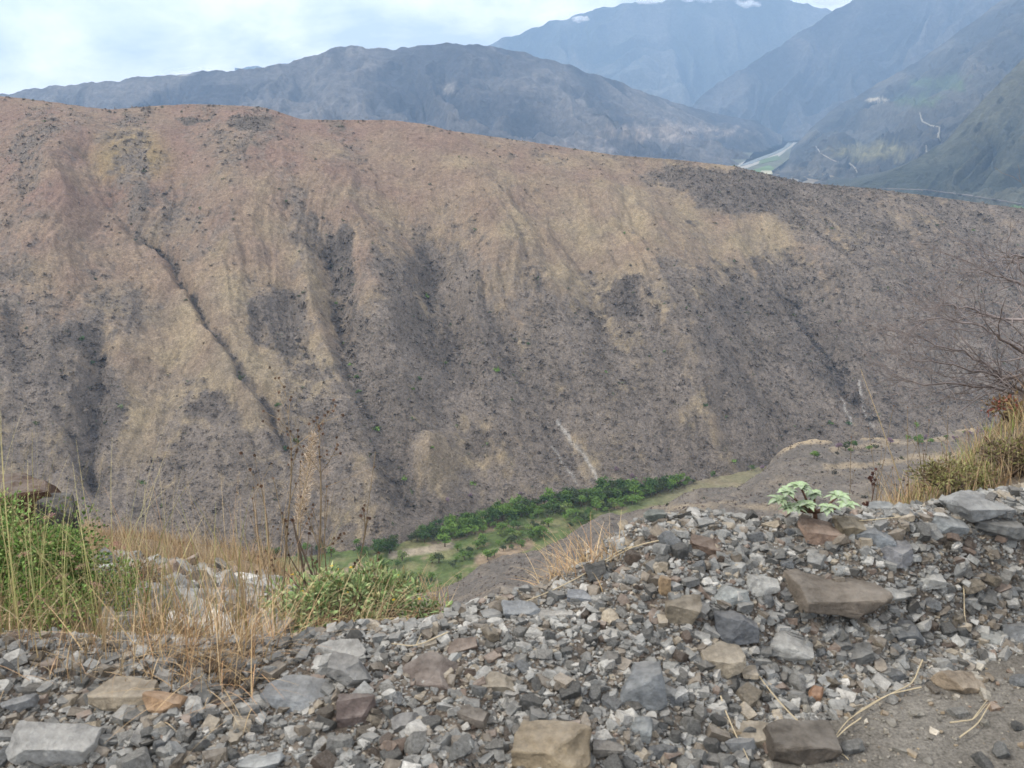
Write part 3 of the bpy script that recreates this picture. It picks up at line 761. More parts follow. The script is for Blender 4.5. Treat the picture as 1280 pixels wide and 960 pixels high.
while cnt < 230 and tries < 9000:
    tries += 1
    u = 470 + 400 * random.random() ** .9; f = np.interp(u, foot_u, foot_v); sl_ = np.interp(u, *spur_line)
    back_ = random.random() < .62
    v = f - 6 + 12 * random.random() if back_ else f + (sl_ - f) * random.random()
    if v > sl_ + 2: continue
    if 495 < u < 570 and 678 < v < 700: continue
    h = hit(u, v, floor_bvh + hill_bvh + spur_bvh)
    if not h: continue
    p = h[0]
    if p.y < 400: continue
    if not back_ and fbm(np.array([p.x / 22.]), np.array([p.y / 22.]), 2)[0] > .3: continue
    if any((p - q).length < 3.2 for q in used): continue
    used.append(p.copy())
    if back_:
        put_tree(p, random.uniform(5, 10.5), random.choice(GREENS[:4] + GREENS[4:5]), 'dark green tree at the back edge of the valley strip, ' + ('left half' if u < 620 else 'right half'), 'trees at the back edge, left half' if u < 620 else 'trees at the back edge, right half')
    else:
        put_tree(p, random.uniform(3, 7.5), random.choice(GREENS[1:] + GREENS[2:4]), 'low bright green tree on the valley floor ' + ('near the bare tan patch' if u < 600 else 'above the spur crest'), 'low trees near the tan patch' if u < 600 else 'low trees above the spur crest', wide=1.15)
    cnt += 1
NAMED = [(556, 683, 9, 3, 'round bright green tree in front of the wooded strip beside the bare tan patch'),
         (755, 612, 11, 1, 'largest green tree of the row at the foot of the grey scree streak'),
         (772, 614, 7.5, 4, 'small dull green tree between the two biggest trees of the row by the scree streak'),
         (791, 616, 9.5, 0, 'dark round green tree in the middle of the row below the scree streak'),
         (816, 614, 9.5, 0, 'dark green tree at the right end of the row of four in the valley'),
         (838, 609, 7, 2, 'light green tree right of the dark row, where the valley narrows'),
         (690, 640, 9, 1, 'green tree at the right end of the dense wooded strip'),
         (641, 655, 9, 0, 'tall dark green tree rising from the wooded strip beneath the hill')]
for (u, v, h, g, lab) in NAMED:
    p = hit(u, v)[0]; put_tree(p, h, GREENS[g], lab, None, wide=1.15)
for _ in range(26):       # greenery where the valley turns right, and lilac flowering trees
    u = random.uniform(850, 1240); v = np.interp(u, foot_u, foot_v) - random.uniform(-2, 8)
    h = hit(u, v, hill_bvh + spur_bvh + floor_bvh)
    if not h or h[0].y < 300: continue
    if random.random() < .3: put_tree(h[0], random.uniform(3, 4.5), (.24, .17, .22), 'small lilac flowering tree at the foot of the grey hillside', 'lilac trees in the valley')
    else: put_tree(h[0], random.uniform(3, 5.5), random.choice(GREENS[1:5]), 'green tree where the valley narrows to the right behind the spur', 'green trees at the right end of the valley')
for (u, v) in [(560, 628), (588, 622), (650, 620), (790, 598), (700, 628), (770, 590)]:
    h = hit(u, v)
    put_tree(h[0], random.uniform(3, 4.5), (.22, .16, .20), 'small lilac flowering tree at the foot of the grey hillside', 'lilac trees in the valley')
for _ in range(14):       # beyond the grassy bank, lower left
    u = random.uniform(270, 470); v = np.interp(u, foot_u, foot_v) - random.uniform(-3, 12)
    h = hit(u, v)
    if h and h[0].y > 300: put_tree(h[0], random.uniform(4, 7), random.choice(GREENS[:4]), 'green tree in the valley glimpsed behind the dry stalks', 'trees behind the dry stalks')

# ---- single shrubs dotting the hillside
def shrub_mesh(seed, n=46):
    r = np.random.default_rng(seed)
    d = r.normal(size=(n, 3)); d /= np.linalg.norm(d, axis=1, keepdims=True); d[:, 2] = np.abs(d[:, 2])
    c = d * (r.random((n, 1)) ** .4) * [.5, .5, .55]; c[:, :2] *= 1 + .35 * np.sin(3 * np.arctan2(c[:, 1], c[:, 0]) + seed)[:, None]
    V = c[:, None, :] + r.normal(size=(n, 4, 3)) * .11; V[..., 2] = np.maximum(V[..., 2], -.15)
    me = mesh_np('shrub', V.reshape(-1, 3), np.arange(n * 4).reshape(-1, 4)); me.materials.append(M_crown); return me
shr = [shrub_mesh(70 + i) for i in range(6)]
def put_shrub(p, s_, c_, label, group=None):
    o = bpy.data.objects.new('shrub', random.choice(shr)); C.objects.link(o); o.location = p
    o.rotation_euler = (0, 0, random.random() * 6.28); o.scale = (s_ * random.uniform(.9, 1.4), s_, s_ * random.uniform(.7, 1.1)); o.color = (*c_, 1)
    o['label'] = label; o['category'] = 'shrub'
    if group: o['group'] = group
GS = [(533, 371, 5.5, 'bright green bush alone in the dark gully high on the hillside'), (102, 424, 4.5, 'green bush by the dark hollow near the left edge of the hillside'),
      (116, 454, 4, 'small green bush just below another at the left hollow'), (420, 380, 4, 'green bush midway down the dark grey gully'), (438, 456, 3.5, None), (446, 472, 3.5, None),
      (473, 537, 6, 'green bush low in the second gully from the left'), (556, 454, 4, None), (621, 464, 5, 'pale green bush on the grey middle of the hillside'), (524, 474, 4.5, None), (516, 487, 3, None),
      (178, 604, 3.5, 'pale green bush low on the hillside above the left boulder'), (356, 562, 4.5, None), (370, 552, 4.5, None), (505, 599, 4.5, None), (347, 507, 3.5, None), (881, 508, 4.5, 'green bush on the lower slope right of the scree streak'),
      (1037, 529, 5.5, 'green bush right above the tan crest of the spur'), (1060, 530, 5, None), (1145, 532, 5, None), (917, 577, 4, None), (1216, 288, 3.5, 'green bush near the right end of the ridge'), (780, 292, 3, None), (358, 252, 3, None),
      (660, 430, 3, None), (757, 465, 3, None), (590, 605, 4, None), (540, 560, 3.5, None), (430, 430, 3, None), (447, 490, 3.5, None), (640, 500, 2.5, None), (830, 440, 2.5, None)]
for (u, v, s_, lab) in GS:
    h = hit(u, v, hill_bvh)
    if h: put_shrub(h[0], s_, random.choice(GREENS[:4]), lab or 'small green bush on the grey hillside ' + ('left of the scree streaks' if u < 690 else 'right of the scree streaks'), None if lab else ('green bushes left of the scree' if u < 690 else 'green bushes right of the scree'))
q = 0
while q < 215:
    u = random.uniform(-10, 1290)
    if q < 62:
        v = np.interp(u, [c_[0] for c_ in H_CREST], [c_[1] for c_ in H_CREST]) + random.uniform(.5, 4); lab, grp, s_ = 'small dark shrub standing out along the ridge line', 'shrubs on the ridge line', random.uniform(1.3, 3.2)
        if u > 950 and random.random() < .6: continue
    else:
        v = random.uniform(140, 430) if u < 1000 else random.uniform(250, 400); s_ = random.uniform(1.4, 3.0)
        if u < 200: lab, grp = 'dark shrub on the red slope left of the long dark gully', 'shrubs left of the long gully'
        elif u < 400: lab, grp = 'dark shrub on the reddish slope right of the long dark gully', 'shrubs right of the long gully'
        elif u < 950: lab, grp = 'dark shrub scattered over the tan grass below the ridge', 'shrubs on the tan slope'
        else: lab, grp = 'dark shrub on the grey brush slope below the right end of the ridge', 'shrubs on the right slope'
    h = hit(u, v)
    if h is None or not (380 < h[0].y < 1050): continue
    put_shrub(h[0], s_, random.choice([(.12, .11, .085), (.10, .115, .07), (.135, .12, .095), (.095, .092, .072)]), lab, grp); q += 1
for _ in range(34):
    u = random.uniform(700, 1220); v = random.uniform(555, 640)
    h = hit(u, v, spur_bvh)
    if h and 200 < h[0].y < 500: put_shrub(h[0], random.uniform(1.2, 2.6), random.choice([(.05, .05, .04), (.06, .07, .04)]), 'dark shrub dotted over the grey near spur', 'shrubs on the near spur')

# ================================================================== STONES OF THE BERM
PAL = np.array([(.235, .243, .242), (.37, .372, .36), (.145, .15, .15), (.20, .175, .145), (.33, .29, .23), (.21, .165, .138), (.08, .08, .077), (.48, .475, .455)])
PW = np.array([.28, .17, .17, .17, .06, .04, .06, .05])
def hull(points):
    bm = bmesh.new(); vs = [bm.verts.new(p) for p in points]
    bmesh.ops.convex_hull(bm, input=vs)
    bmesh.ops.delete(bm, geom=[v for v in bm.verts if not v.link_faces], context='VERTS')
    bmesh.ops.triangulate(bm, faces=bm.faces[:])
    return bm
def cut_points(seed, dims, cuts, lo=.42, hi=.86):
    """a block broken by random planes; returns the hull's points"""
    r = np.random.default_rng(seed); P = np.array([[sx, sy, sz] for sx in (-1, 1) for sy in (-1, 1) for sz in (-1, 1)], float)
    bm = hull([tuple(p) for p in P])
    for _ in range(cuts):
        n_ = r.normal(size=3); n_ /= np.linalg.norm(n_); co = np.array([tuple(v.co) for v in bm.verts]); m_ = (co @ n_).max()
        bmesh.ops.bisect_plane(bm, geom=bm.verts[:] + bm.edges[:] + bm.faces[:], plane_co=tuple(n_ * m_ * r.uniform(lo, hi)), plane_no=tuple(n_), clear_outer=True)
        co = [tuple(v.co) for v in bm.verts]; bm.free(); bm = hull(co)
    co = np.array([tuple(v.co) for v in bm.verts]); bm.free()
    c_ = (co.max(0) + co.min(0)) / 2; e_ = (co.max(0) - co.min(0)) / 2
    return (co - c_) / e_ * np.array(dims) / 2
protos = []
for sdd in range(40):
    bm = hull([tuple(p) for p in cut_points(300 + sdd, (2, 2, 2), 5 + sdd % 3)])
    bmesh.ops.remove_doubles(bm, verts=bm.verts[:], dist=.16); bm.verts.ensure_lookup_table()
    for i_, v_ in enumerate(bm.verts): v_.index = i_
    bmesh.ops.triangulate(bm, faces=bm.faces[:])
    protos.append((np.array([tuple(v_.co) for v_ in bm.verts]), np.array([[v_.index for v_ in f.verts] for f in bm.faces]))); bm.free()
def stones(P, rad, colr, seed=9, flat=.62):
    r = np.random.default_rng(seed); n = len(P); which = r.integers(0, len(protos), n)
    Vs, Fs, Ks, off = [], [], [], 0
    ax = r.random(n) * 6.28; tl = r.normal(size=n) * .45; tz = r.random(n) * 6.28
    ca_, sa_ = np.cos(ax), np.sin(ax); ct, st = np.cos(tl), np.sin(tl); cz_, sz_ = np.cos(tz), np.sin(tz)
    Rz = np.zeros((n, 3, 3)); Rz[:, 0, 0] = ca_; Rz[:, 0, 1] = -sa_; Rz[:, 1, 0] = sa_; Rz[:, 1, 1] = ca_; Rz[:, 2, 2] = 1
    Rx = np.zeros((n, 3, 3)); Rx[:, 0, 0] = 1; Rx[:, 1, 1] = ct; Rx[:, 1, 2] = -st; Rx[:, 2, 1] = st; Rx[:, 2, 2] = ct
    R2 = np.zeros((n, 3, 3)); R2[:, 0, 0] = cz_; R2[:, 0, 1] = -sz_; R2[:, 1, 0] = sz_; R2[:, 1, 1] = cz_; R2[:, 2, 2] = 1
    M = R2 @ Rx @ Rz
    sc = rad[:, None] * np.stack([.9 + .6 * r.random(n), .65 + .45 * r.random(n), flat * (.6 + .7 * r.random(n))], 1)
    for k in range(len(protos)):
        m = which == k
        if not m.any(): continue
        pv0, pf = protos[k]; nn_ = m.sum()
        v = pv0[None] * sc[m][:, None, :]
        v = np.einsum('nij,nkj->nki', M[m], v) + P[m][:, None, :]
        Vs.append(v.reshape(-1, 3)); Fs.append((pf[None] + (np.arange(nn_) * len(pv0))[:, None, None] + off).reshape(-1, 3)); off += nn_ * len(pv0)
        Ks.append(np.repeat(colr[m], len(pv0), axis=0))
    return np.concatenate(Vs), np.concatenate(Fs), np.concatenate(Ks)
def palette(n, r, w=PW):
    k = r.choice(len(PAL), size=n, p=w / w.sum()); return PAL[k] * (.75 + .5 * r.random((n, 1)))
r = np.random.default_rng(21)
def berm_scatter(n, rmin, alpha, rmax, seed, x0=-3.1, x1=4.3):
    r = np.random.default_rng(seed)
    x = r.uniform(x0, x1, n); yc_ = np.interp(x, crx, cry); yt_ = np.minimum(np.interp(x, [q_[0] for q_ in TOE], [q_[1] for q_ in TOE]), yc_ - .25)
    y = yt_ - .1 + (yc_ + .75 - yt_) * r.random(n); y = np.maximum(y, 1.45 + .1 * r.random(n))
    rd = np.minimum(rmin * (1 + r.pareto(alpha, n)), rmax)
    return x, y, rd, r
x, y, rd, r = berm_scatter(120000, .0040, 2.35, .024, 31)
z = Hn(x, y) + rd * (-.15 + .6 * r.random(n := len(x)))
V, Fc, K = stones(np.stack([x, y, z], 1), rd, palette(n, r), 41)
link('rubble', mesh_np('rubble', V, Fc, K), M_rub, kind='stuff')
# loose grit on the road side
n = 16000; x = r.uniform(-.6, 4.2, n); y = r.uniform(1.5, 3.2, n); yt_ = np.interp(x, [q_[0] for q_ in TOE], [q_[1] for q_ in TOE])
kp = (y < yt_ + .1) & (r.random(n) < .35 + .65 * np.exp(-((yt_ - y) / .25))); x, y = x[kp], y[kp]; n = len(x); rd = np.minimum(.0025 * (1 + r.pareto(2.0, n)), .016)
V, Fc, K = stones(np.stack([x, y, Hn(x, y) + rd * .15], 1), rd, palette(n, r) * [1.08, 1.0, .88], 42)
link('gravel', mesh_np('gravel', V, Fc, K), M_rub, kind='stuff')
# stony slope below the berm on the left
n = 5200; x = r.uniform(-5.2, -1.0, n); y = r.uniform(3.3, 9, n); az = x / y
kp = (az > -.52) & (az < -.27) & (fbm(x * .9, y * .9, 3) > -.25); x, y = x[kp], y[kp]; n = len(x); rd = np.minimum(.02 * (1 + r.pareto(1.8, n)), .10)
V, Fc, K = stones(np.stack([x, y, Hn(x, y) + rd * .2], 1), rd, palette(n, r) * 1.12, 43)
link('rubble', mesh_np('rubble', V, Fc, K), M_rub, kind='stuff')

def rock_mesh(seed, dims, blocky=.6, detail=3, flatten=False):
    bm = hull([tuple(p) for p in cut_points(seed, dims, int(6 + (1 - blocky) * 14), .5, .88)])
    bmesh.ops.dissolve_limit(bm, angle_limit=R(9), verts=bm.verts[:], edges=bm.edges[:])
    bmesh.ops.bevel(bm, geom=bm.edges[:], offset=min(dims) * .035, segments=1, affect='EDGES', clamp_overlap=True)
    bmesh.ops.triangulate(bm, faces=bm.faces[:])
    for _ in range(detail): bmesh.ops.subdivide_edges(bm, edges=[e for e in bm.edges if e.calc_length() > max(dims) * .07], cuts=1, use_grid_fill=True)
    bmesh.ops.triangulate(bm, faces=bm.faces[:])
    bm.normal_update(); md = max(dims)
    for v_ in bm.verts:
        q_ = v_.co / md * 3 + Vector((seed * 3.1, 0, 0))
        d_ = mnoise.fractal(q_, 1.0, 2.0, 4) * .035 + (mnoise.ridged_multi_fractal(q_ * 1.3, 1.0, 2.1, 3, 1.0, 2.0) - 1) * .022
        v_.co += v_.normal * d_ * md * .8
    me = bpy.data.meshes.new('rock'); bm.to_mesh(me); bm.free(); me.materials.append(M_rock)
    return me
BG, LG, DG, BR, TN, RE, DK, WH = [tuple(c) for c in PAL]
STONES = [   # u, v, w, h px, colour, blocky, label
    (1045, 740, 108, 50, (.17, .145, .12), .75, 'large flat brown boulder, the biggest stone on the berm'),
    (1118, 746, 42, 25, LG, .5, 'smooth grey stone touching the right end of the large brown boulder'),
    (921, 786, 46, 42, (.13, .14, .155), .8, 'dark blue-grey blocky stone below left of the brown boulder'),
    (902, 822, 44, 46, TN, .55, 'tan wedge-shaped stone just under the dark blocky one'),
    (990, 812, 48, 40, LG, .6, 'light grey pointed stone below the large brown boulder'),
    (803, 852, 50, 54, (.20, .215, .228), .7, 'blue-grey triangular stone standing on edge mid-berm'),
    (855, 759, 40, 32, (.23, .20, .155), .7, 'olive-brown block near the middle of the berm'),
    (952, 729, 36, 26, LG, .6, 'light grey stone left of the large brown boulder'),
    (693, 934, 84, 60, (.30, .245, .17), .8, 'big tan block at the bottom edge of the berm'),
    (1203, 851, 52, 27, (.29, .235, .175), .85, 'flat-topped tan stone lying alone on the road dirt'),
    (1003, 928, 76, 46, (.11, .095, .08), .8, 'dark brown block at the bottom near the dry straw'),
    (940, 918, 50, 22, TN, .7, 'pale tan shard leaning against the dark brown block'),
    (152, 871, 76, 42, (.36, .31, .24), .85, 'pale tan tilted slab at the left of the berm'),
    (203, 875, 44, 28, (.40, .27, .17), .8, 'orange-tan stone touching the pale tilted slab'),
    (66, 927, 92, 56, (.40, .40, .39), .7, 'whitish angular boulder in the bottom left corner'),
    (370, 869, 70, 34, (.25, .265, .28), .85, 'blue-grey flat slab left of the brown-purple stone'),
    (437, 840, 54, 40, (.24, .24, .235), .7, 'rough grey block under the leafy green bush'),
    (425, 813, 58, 22, (.36, .36, .35), .6, 'whitish rounded stone at the foot of the leafy bush'),
    (444, 885, 44, 40, (.17, .135, .125), .6, 'brown-purple stone right of the blue-grey slab'),
    (536, 839, 68, 32, (.17, .14, .125), .7, 'flat brown stone with a rough top below the bush'),
    (651, 762, 42, 24, (.27, .29, .31), .7, 'pale blue-grey slab at the left shoulder of the heap'),
    (577, 808, 36, 22, RE, .6, 'brownish pink stone left of the pale blue-grey slab'),
    (626, 859, 36, 30, TN, .6, 'tan stone in the middle of the lower berm'),
    (883, 681, 38, 24, (.16, .115, .09), .7, 'rusty brown block near the crest of the heap'),
    (831, 732, 14, 34, (.33, .24, .15), .7, 'thin orange-tan sliver standing upright'),
    (1117, 692, 42, 30, (.22, .225, .24), .7, 'grey block right above the large brown boulder'),
    (1222, 634, 66, 30, (.27, .28, .285), .7, 'pale grey slab on the crest beneath the grassy bank'),
    (1100, 634, 28, 13, (.27, .29, .30), .8, 'small blue-grey slab on the crest right of the leafy plant'),
    (1248, 662, 50, 32, DG, .7, 'dark grey block under the pale slab at the right'),
    (1131, 791, 38, 24, (.12, .13, .14), .7, 'dark grey block below the smooth grey stone'),
    (1241, 796, 36, 20, (.31, .32, .31), .8, 'pale grey flat stone at the edge of the road dirt'),
    (1272, 788, 30, 34, (.20, .21, .22), .7, 'grey stone cut by the right edge above the road'),
    (1070, 818, 36, 20, DG, .7, 'low dark grey stone right of the light pointed one'),
    (925, 931, 32, 26, (.2, .21, .22), .7, 'grey stone left of the pale tan shard'),
    (1020, 868, 16, 24, (.32, .19, .12), .6, 'small orange-brown stone below the light pointed one'),
    (801, 906, 26, 32, (.23, .25, .26), .6, 'small blue-grey stone below the triangular one'),
    (325, 954, 52, 18, (.36, .38, .39), .7, 'pale grey stone at the bottom edge, left of centre'),
    (728, 745, 34, 17, (.24, .26, .29), .8, 'thin blue-grey slab among the straw on the crest'),
    (912, 743, 42, 24, (.30, .32, .32), .7, 'flat pale grey stone beside the light grey one'),
    (696, 770, 38, 13, (.36, .35, .33), .8, 'thin whitish slab right of the pale blue-grey one'),
    (1068, 657, 40, 26, (.21, .18, .13), .7, 'brown block at the foot of the leafy plant'),
    (1030, 667, 60, 16, (.25, .18, .14), .8, 'long reddish slab below the leafy plant'),
    (22, 878, 34, 26, (.22, .23, .24), .6, 'grey stone above the whitish boulder in the corner'),
    (1185, 655, 40, 20, (.24, .26, .27), .7, 'grey stone left of the dark block near the right crest'),
    (820, 645, 26, 15, (.15, .17, .16), .7, 'dark greenish stone on the very top of the heap'),
    (1160, 725, 34, 20, LG, .6, 'light grey stone right of the smooth grey one'),
    (1095, 672, 40, 26, (.19, .21, .23), .6, 'blue-grey stone up the slope from the brown boulder'),
    (760, 935, 34, 30, (.2, .19, .175), .6, 'grey-brown stone right of the big tan block'),
    (590, 895, 34, 26, (.17, .15, .13), .6, 'brown-grey stone left of the big tan block'),
    (505, 905, 30, 22, (.26, .26, .26), .6, 'grey stone right below the brown-purple one'),
]
used_px = []
def put_rock(u, v, w_, h_, c_, blocky, label, seed, y0=1.2, group=None, name='rock', sink=.30):
    p = ground_at(u, min(v + h_ * .32, 985), y0)
    d_ = p.y * cp - (p.z - CAMZ) * sp; m_ = d_ / F
    W_ = w_ * m_ * 1.12; Dp = W_ * (.62 if w_ > h_ else .9) if w_ < 2.4 * h_ else W_ * .5
    H_ = max(W_ * .3, (h_ * m_ - .25 * Dp) * 1.1)
    me_ = rock_mesh(seed, (W_, Dp, H_), blocky)
    o = link(name, me_, None, label=label, category='rock')
    if group: o['group'] = group
    o.location = (azi(u, v) * p.y, p.y + Dp * .1, p.z + H_ * (.5 - sink))
    o.rotation_euler = (random.uniform(-.15, .25), random.uniform(-.22, .22), random.uniform(-.3, .3)); o.color = (c_[0] * 1.15, c_[1] * 1.16, c_[2] * 1.17, 1)
    used_px.append((u, v, max(w_, h_) * .55)); return o
for i_, (u, v, w_, h_, c_, bl, lab) in enumerate(STONES): put_rock(u, v, w_, h_, c_, bl, lab, 500 + i_)
# outcrop and boulders below the berm, left
OUT = [(205, 730, 30, 20, (.27, .28, .28), 'grey rounded boulder at the top of the stony slope on the left'), (222, 744, 44, 30, (.36, .37, .37), 'pale grey boulder in the stony slope left of the dry stalks'),
       (188, 748, 34, 40, (.24, .24, .24), 'grey boulder beside the green shrub'), (245, 766, 52, 24, (.33, .34, .33), 'pale flat boulder in the middle of the stony slope'), (285, 757, 70, 16, (.27, .265, .25), 'long low slab of rock below the dry grass bank'),
       (268, 782, 56, 22, (.26, .26, .25), 'grey slab near the lower end of the stony slope'), (232, 792, 40, 22, (.34, .35, .35), 'light boulder just behind the berm on the left'), (300, 775, 30, 18, (.28, .2, .15), 'reddish brown boulder among the grey slabs'),
       (180, 790, 46, 60, (.13, .12, .115), 'dark rock block behind the long grass'), (155, 722, 30, 22, (.2, .2, .19), 'grey rock at the right edge of the green shrub'), (335, 745, 50, 14, (.25, .24, .22), 'low grey slab leading down to the dry stalks')]
for i_, (u, v, w_, h_, c_, lab) in enumerate(OUT):
    put_rock(u, v, w_, h_, c_, .65, lab, 700 + i_, y0=3.4, name='boulder', sink=.25)
for (u, v, w_, h_, c_, lab, D_) in [(18, 640, 120, 66, (.09, .05, .032), 'weathered rusty brown boulder behind the green shrub at the left edge', 5.6), (66, 652, 60, 54, (.05, .05, .05), 'dark grey jagged boulder right of the rusty brown one', 5.5)]:
    a_ = azi(u, v); z_ = CAMZ - slope(v - h_ / 2) * D_; gz = float(Hn(a_ * D_, D_)); m_ = D_ / .93 / F
    H_ = z_ - gz + .3; me_ = rock_mesh(int(u) + 900, (w_ * m_, w_ * m_ * .9, H_), .7, 4)
    o = link('boulder', me_, None, label=lab, category='boulder'); o.location = (a_ * D_, D_, z_ - H_ / 2); o.color = (*c_, 1); o.rotation_euler[2] = .3
# medium stones, one by one, as copies of a dozen meshes
mid = [rock_mesh(800 + i_, (1, random.uniform(.6, .9), random.uniform(.4, .8)), random.choice([.5, .65, .8]), 2) for i_ in range(14)]
GR = {'g': ('grey angular stone the size of a fist lying in the rubble of the berm', 'fist-sized grey stones'), 'b': ('brown angular stone the size of a fist lying in the rubble of the berm', 'fist-sized brown stones'),
      't': ('pale tan stone the size of a fist lying in the rubble of the berm', 'fist-sized pale stones')}
n_mid = 0; tr = 0; MID = []
while n_mid < 215 and tr < 20000:
    tr += 1
    u = random.uniform(-10, 1290); v = random.uniform(640, 965)
    crest_v = np.interp(u, [c_[0] for c_ in CRE], [c_[1] for c_ in CRE])
    if v < crest_v + 3: continue
    p = ground_at(u, v)
    if p.y < np.interp(p.x, [q_[0] for q_ in TOE], [q_[1] for q_ in TOE]) - .05 and random.random() < .93: continue
    s_ = random.choice([1, 1, 1, 1.4, 1.4, 1.9]) * random.uniform(.036, .052)
    d_ = p.y * cp - (p.z - CAMZ) * sp; px = s_ / d_ * F
    if any(math.hypot(u - a_, v - b_) < r_ + px * .42 for a_, b_, r_ in used_px): continue
    used_px.append((u, v, px * .42))
    k_ = random.choices('gbt', [.74, .17, .09])[0]
    o = bpy.data.objects.new('stone', random.choice(mid)); C.objects.link(o); o.location = (p.x, p.y, p.z + s_ * .10); o.scale = (s_,) * 3
    o.rotation_euler = (random.uniform(-.5, .5), random.uniform(-.5, .5), random.random() * 6.28)
    c_ = {'g': random.choice([BG, LG, DG, BG, LG, (.25, .27, .29)]), 'b': random.choice([BR, RE, (.15, .12, .1)]), 't': random.choice([TN, WH])}[k_]
    f_ = random.uniform(.85, 1.2); o.color = (c_[0] * f_, c_[1] * f_, c_[2] * f_, 1)
    o['category'] = 'stone'; n_mid += 1; MID.append((o, u, v, s_, k_))

SHORT = {}
for (u, v, w_, h_, c_, bl, lab) in STONES: SHORT[(u, v)] = ' '.join(lab.replace(',', '').split()[:4])
for k_, s_ in {(1045, 740): 'large flat brown boulder', (1118, 746): 'smooth grey stone', (921, 786): 'dark blocky stone', (902, 822): 'tan wedge-shaped stone', (990, 812): 'light pointed stone', (803, 852): 'blue-grey triangular stone', (855, 759): 'olive-brown block',
               (693, 934): 'big tan block', (1203, 851): 'flat-topped tan stone', (1003, 928): 'dark brown block', (940, 918): 'pale tan shard', (152, 871): 'pale tilted slab', (66, 927): 'whitish corner boulder', (370, 869): 'blue-grey flat slab',
               (437, 840): 'rough grey block', (425, 813): 'whitish rounded stone', (444, 885): 'brown-purple stone', (536, 839): 'flat brown stone', (651, 762): 'pale blue-grey slab', (1222, 634): 'pale slab on the crest', (883, 681): 'rusty brown block', (1030, 667): 'long reddish slab'}.items(): SHORT[k_] = s_
LM = {k_: s_ for k_, s_ in SHORT.items() if len(s_.split()) <= 5 and k_ in [(1045, 740), (1118, 746), (921, 786), (902, 822), (990, 812), (803, 852), (855, 759), (693, 934), (1203, 851), (1003, 928), (152, 871), (66, 927), (370, 869), (437, 840), (444, 885), (536, 839), (651, 762), (1222, 634), (883, 681), (1030, 667)]}
byl = {}
for (o, u, v, s_, k_) in MID:
    a_ = min(LM, key=lambda q_: math.hypot(q_[0] - u, q_[1] - v)); dx_, dy_ = u - a_[0], v - a_[1]
    sd_ = ('right of' if dx_ > 0 else 'left of') if abs(dx_) > abs(dy_) else ('below' if dy_ > 0 else 'above')
    lb = {'g': 'grey', 'b': 'brown', 't': 'pale tan'}[k_] + ' fist-sized stone ' + sd_ + ' the ' + LM[a_]
    byl.setdefault(lb, []).append((s_, o))
ORD = ['largest', 'second largest', 'third largest', 'fourth largest', 'fifth largest', 'sixth largest', 'seventh largest', 'eighth largest', 'ninth largest', 'tenth largest', 'eleventh largest', 'twelfth largest']
for lb, L_ in byl.items():
    L_.sort(key=lambda q_: -q_[0])
    for i_, (s_, o) in enumerate(L_):
        o['label'] = lb if len(L_) == 1 else (('larger ' if i_ == 0 else 'smaller ') + lb if len(L_) == 2 else ORD[min(i_, 11)] + ' ' + lb); o['group'] = 'fist-sized stones in the berm'
# ================================================================== NEAR PLANTS
def pix(u, v, D): return Vector((azi(u, v) * D, D, CAMZ - slope(v) * D))
def leaf_cloud(cen, nrm_dir, ln, wd, colr, seed=0, droop=.3):
    """folded leaves: cen (n,3), nrm_dir (n,3) growing direction"""
    r = np.random.default_rng(seed); n = len(cen)
    d = nrm_dir / np.maximum(np.linalg.norm(nrm_dir, axis=1, keepdims=True), 1e-6)
    s_ = np.cross(d, r.normal(size=(n, 3))); s_ /= np.linalg.norm(s_, axis=1, keepdims=True)
    nn_ = np.cross(s_, d)
    ln = ln[:, None]; wd = wd[:, None]
    b = cen; m1 = cen + d * ln * .45 + s_ * wd * .5 + nn_ * wd * .18; m2 = cen + d * ln * .45 - s_ * wd * .5 + nn_ * wd * .18
    c_ = cen + d * ln * .5; tpt = cen + d * ln; tpt = tpt + np.array([0, 0, -1]) * ln * droop * r.random((n, 1))
    V = np.stack([b, m1, tpt, m2, c_], 1).reshape(-1, 3)
    i_ = np.arange(n)[:, None] * 5
    F_ = np.concatenate([np.concatenate([i_, i_ + 1, i_ + 4], 1), np.concatenate([i_ + 1, i_ + 2, i_ + 4], 1), np.concatenate([i_ + 2, i_ + 3, i_ + 4], 1), np.concatenate([i_ + 3, i_, i_ + 4], 1)])
    return V, F_, np.repeat(colr, 5, axis=0)
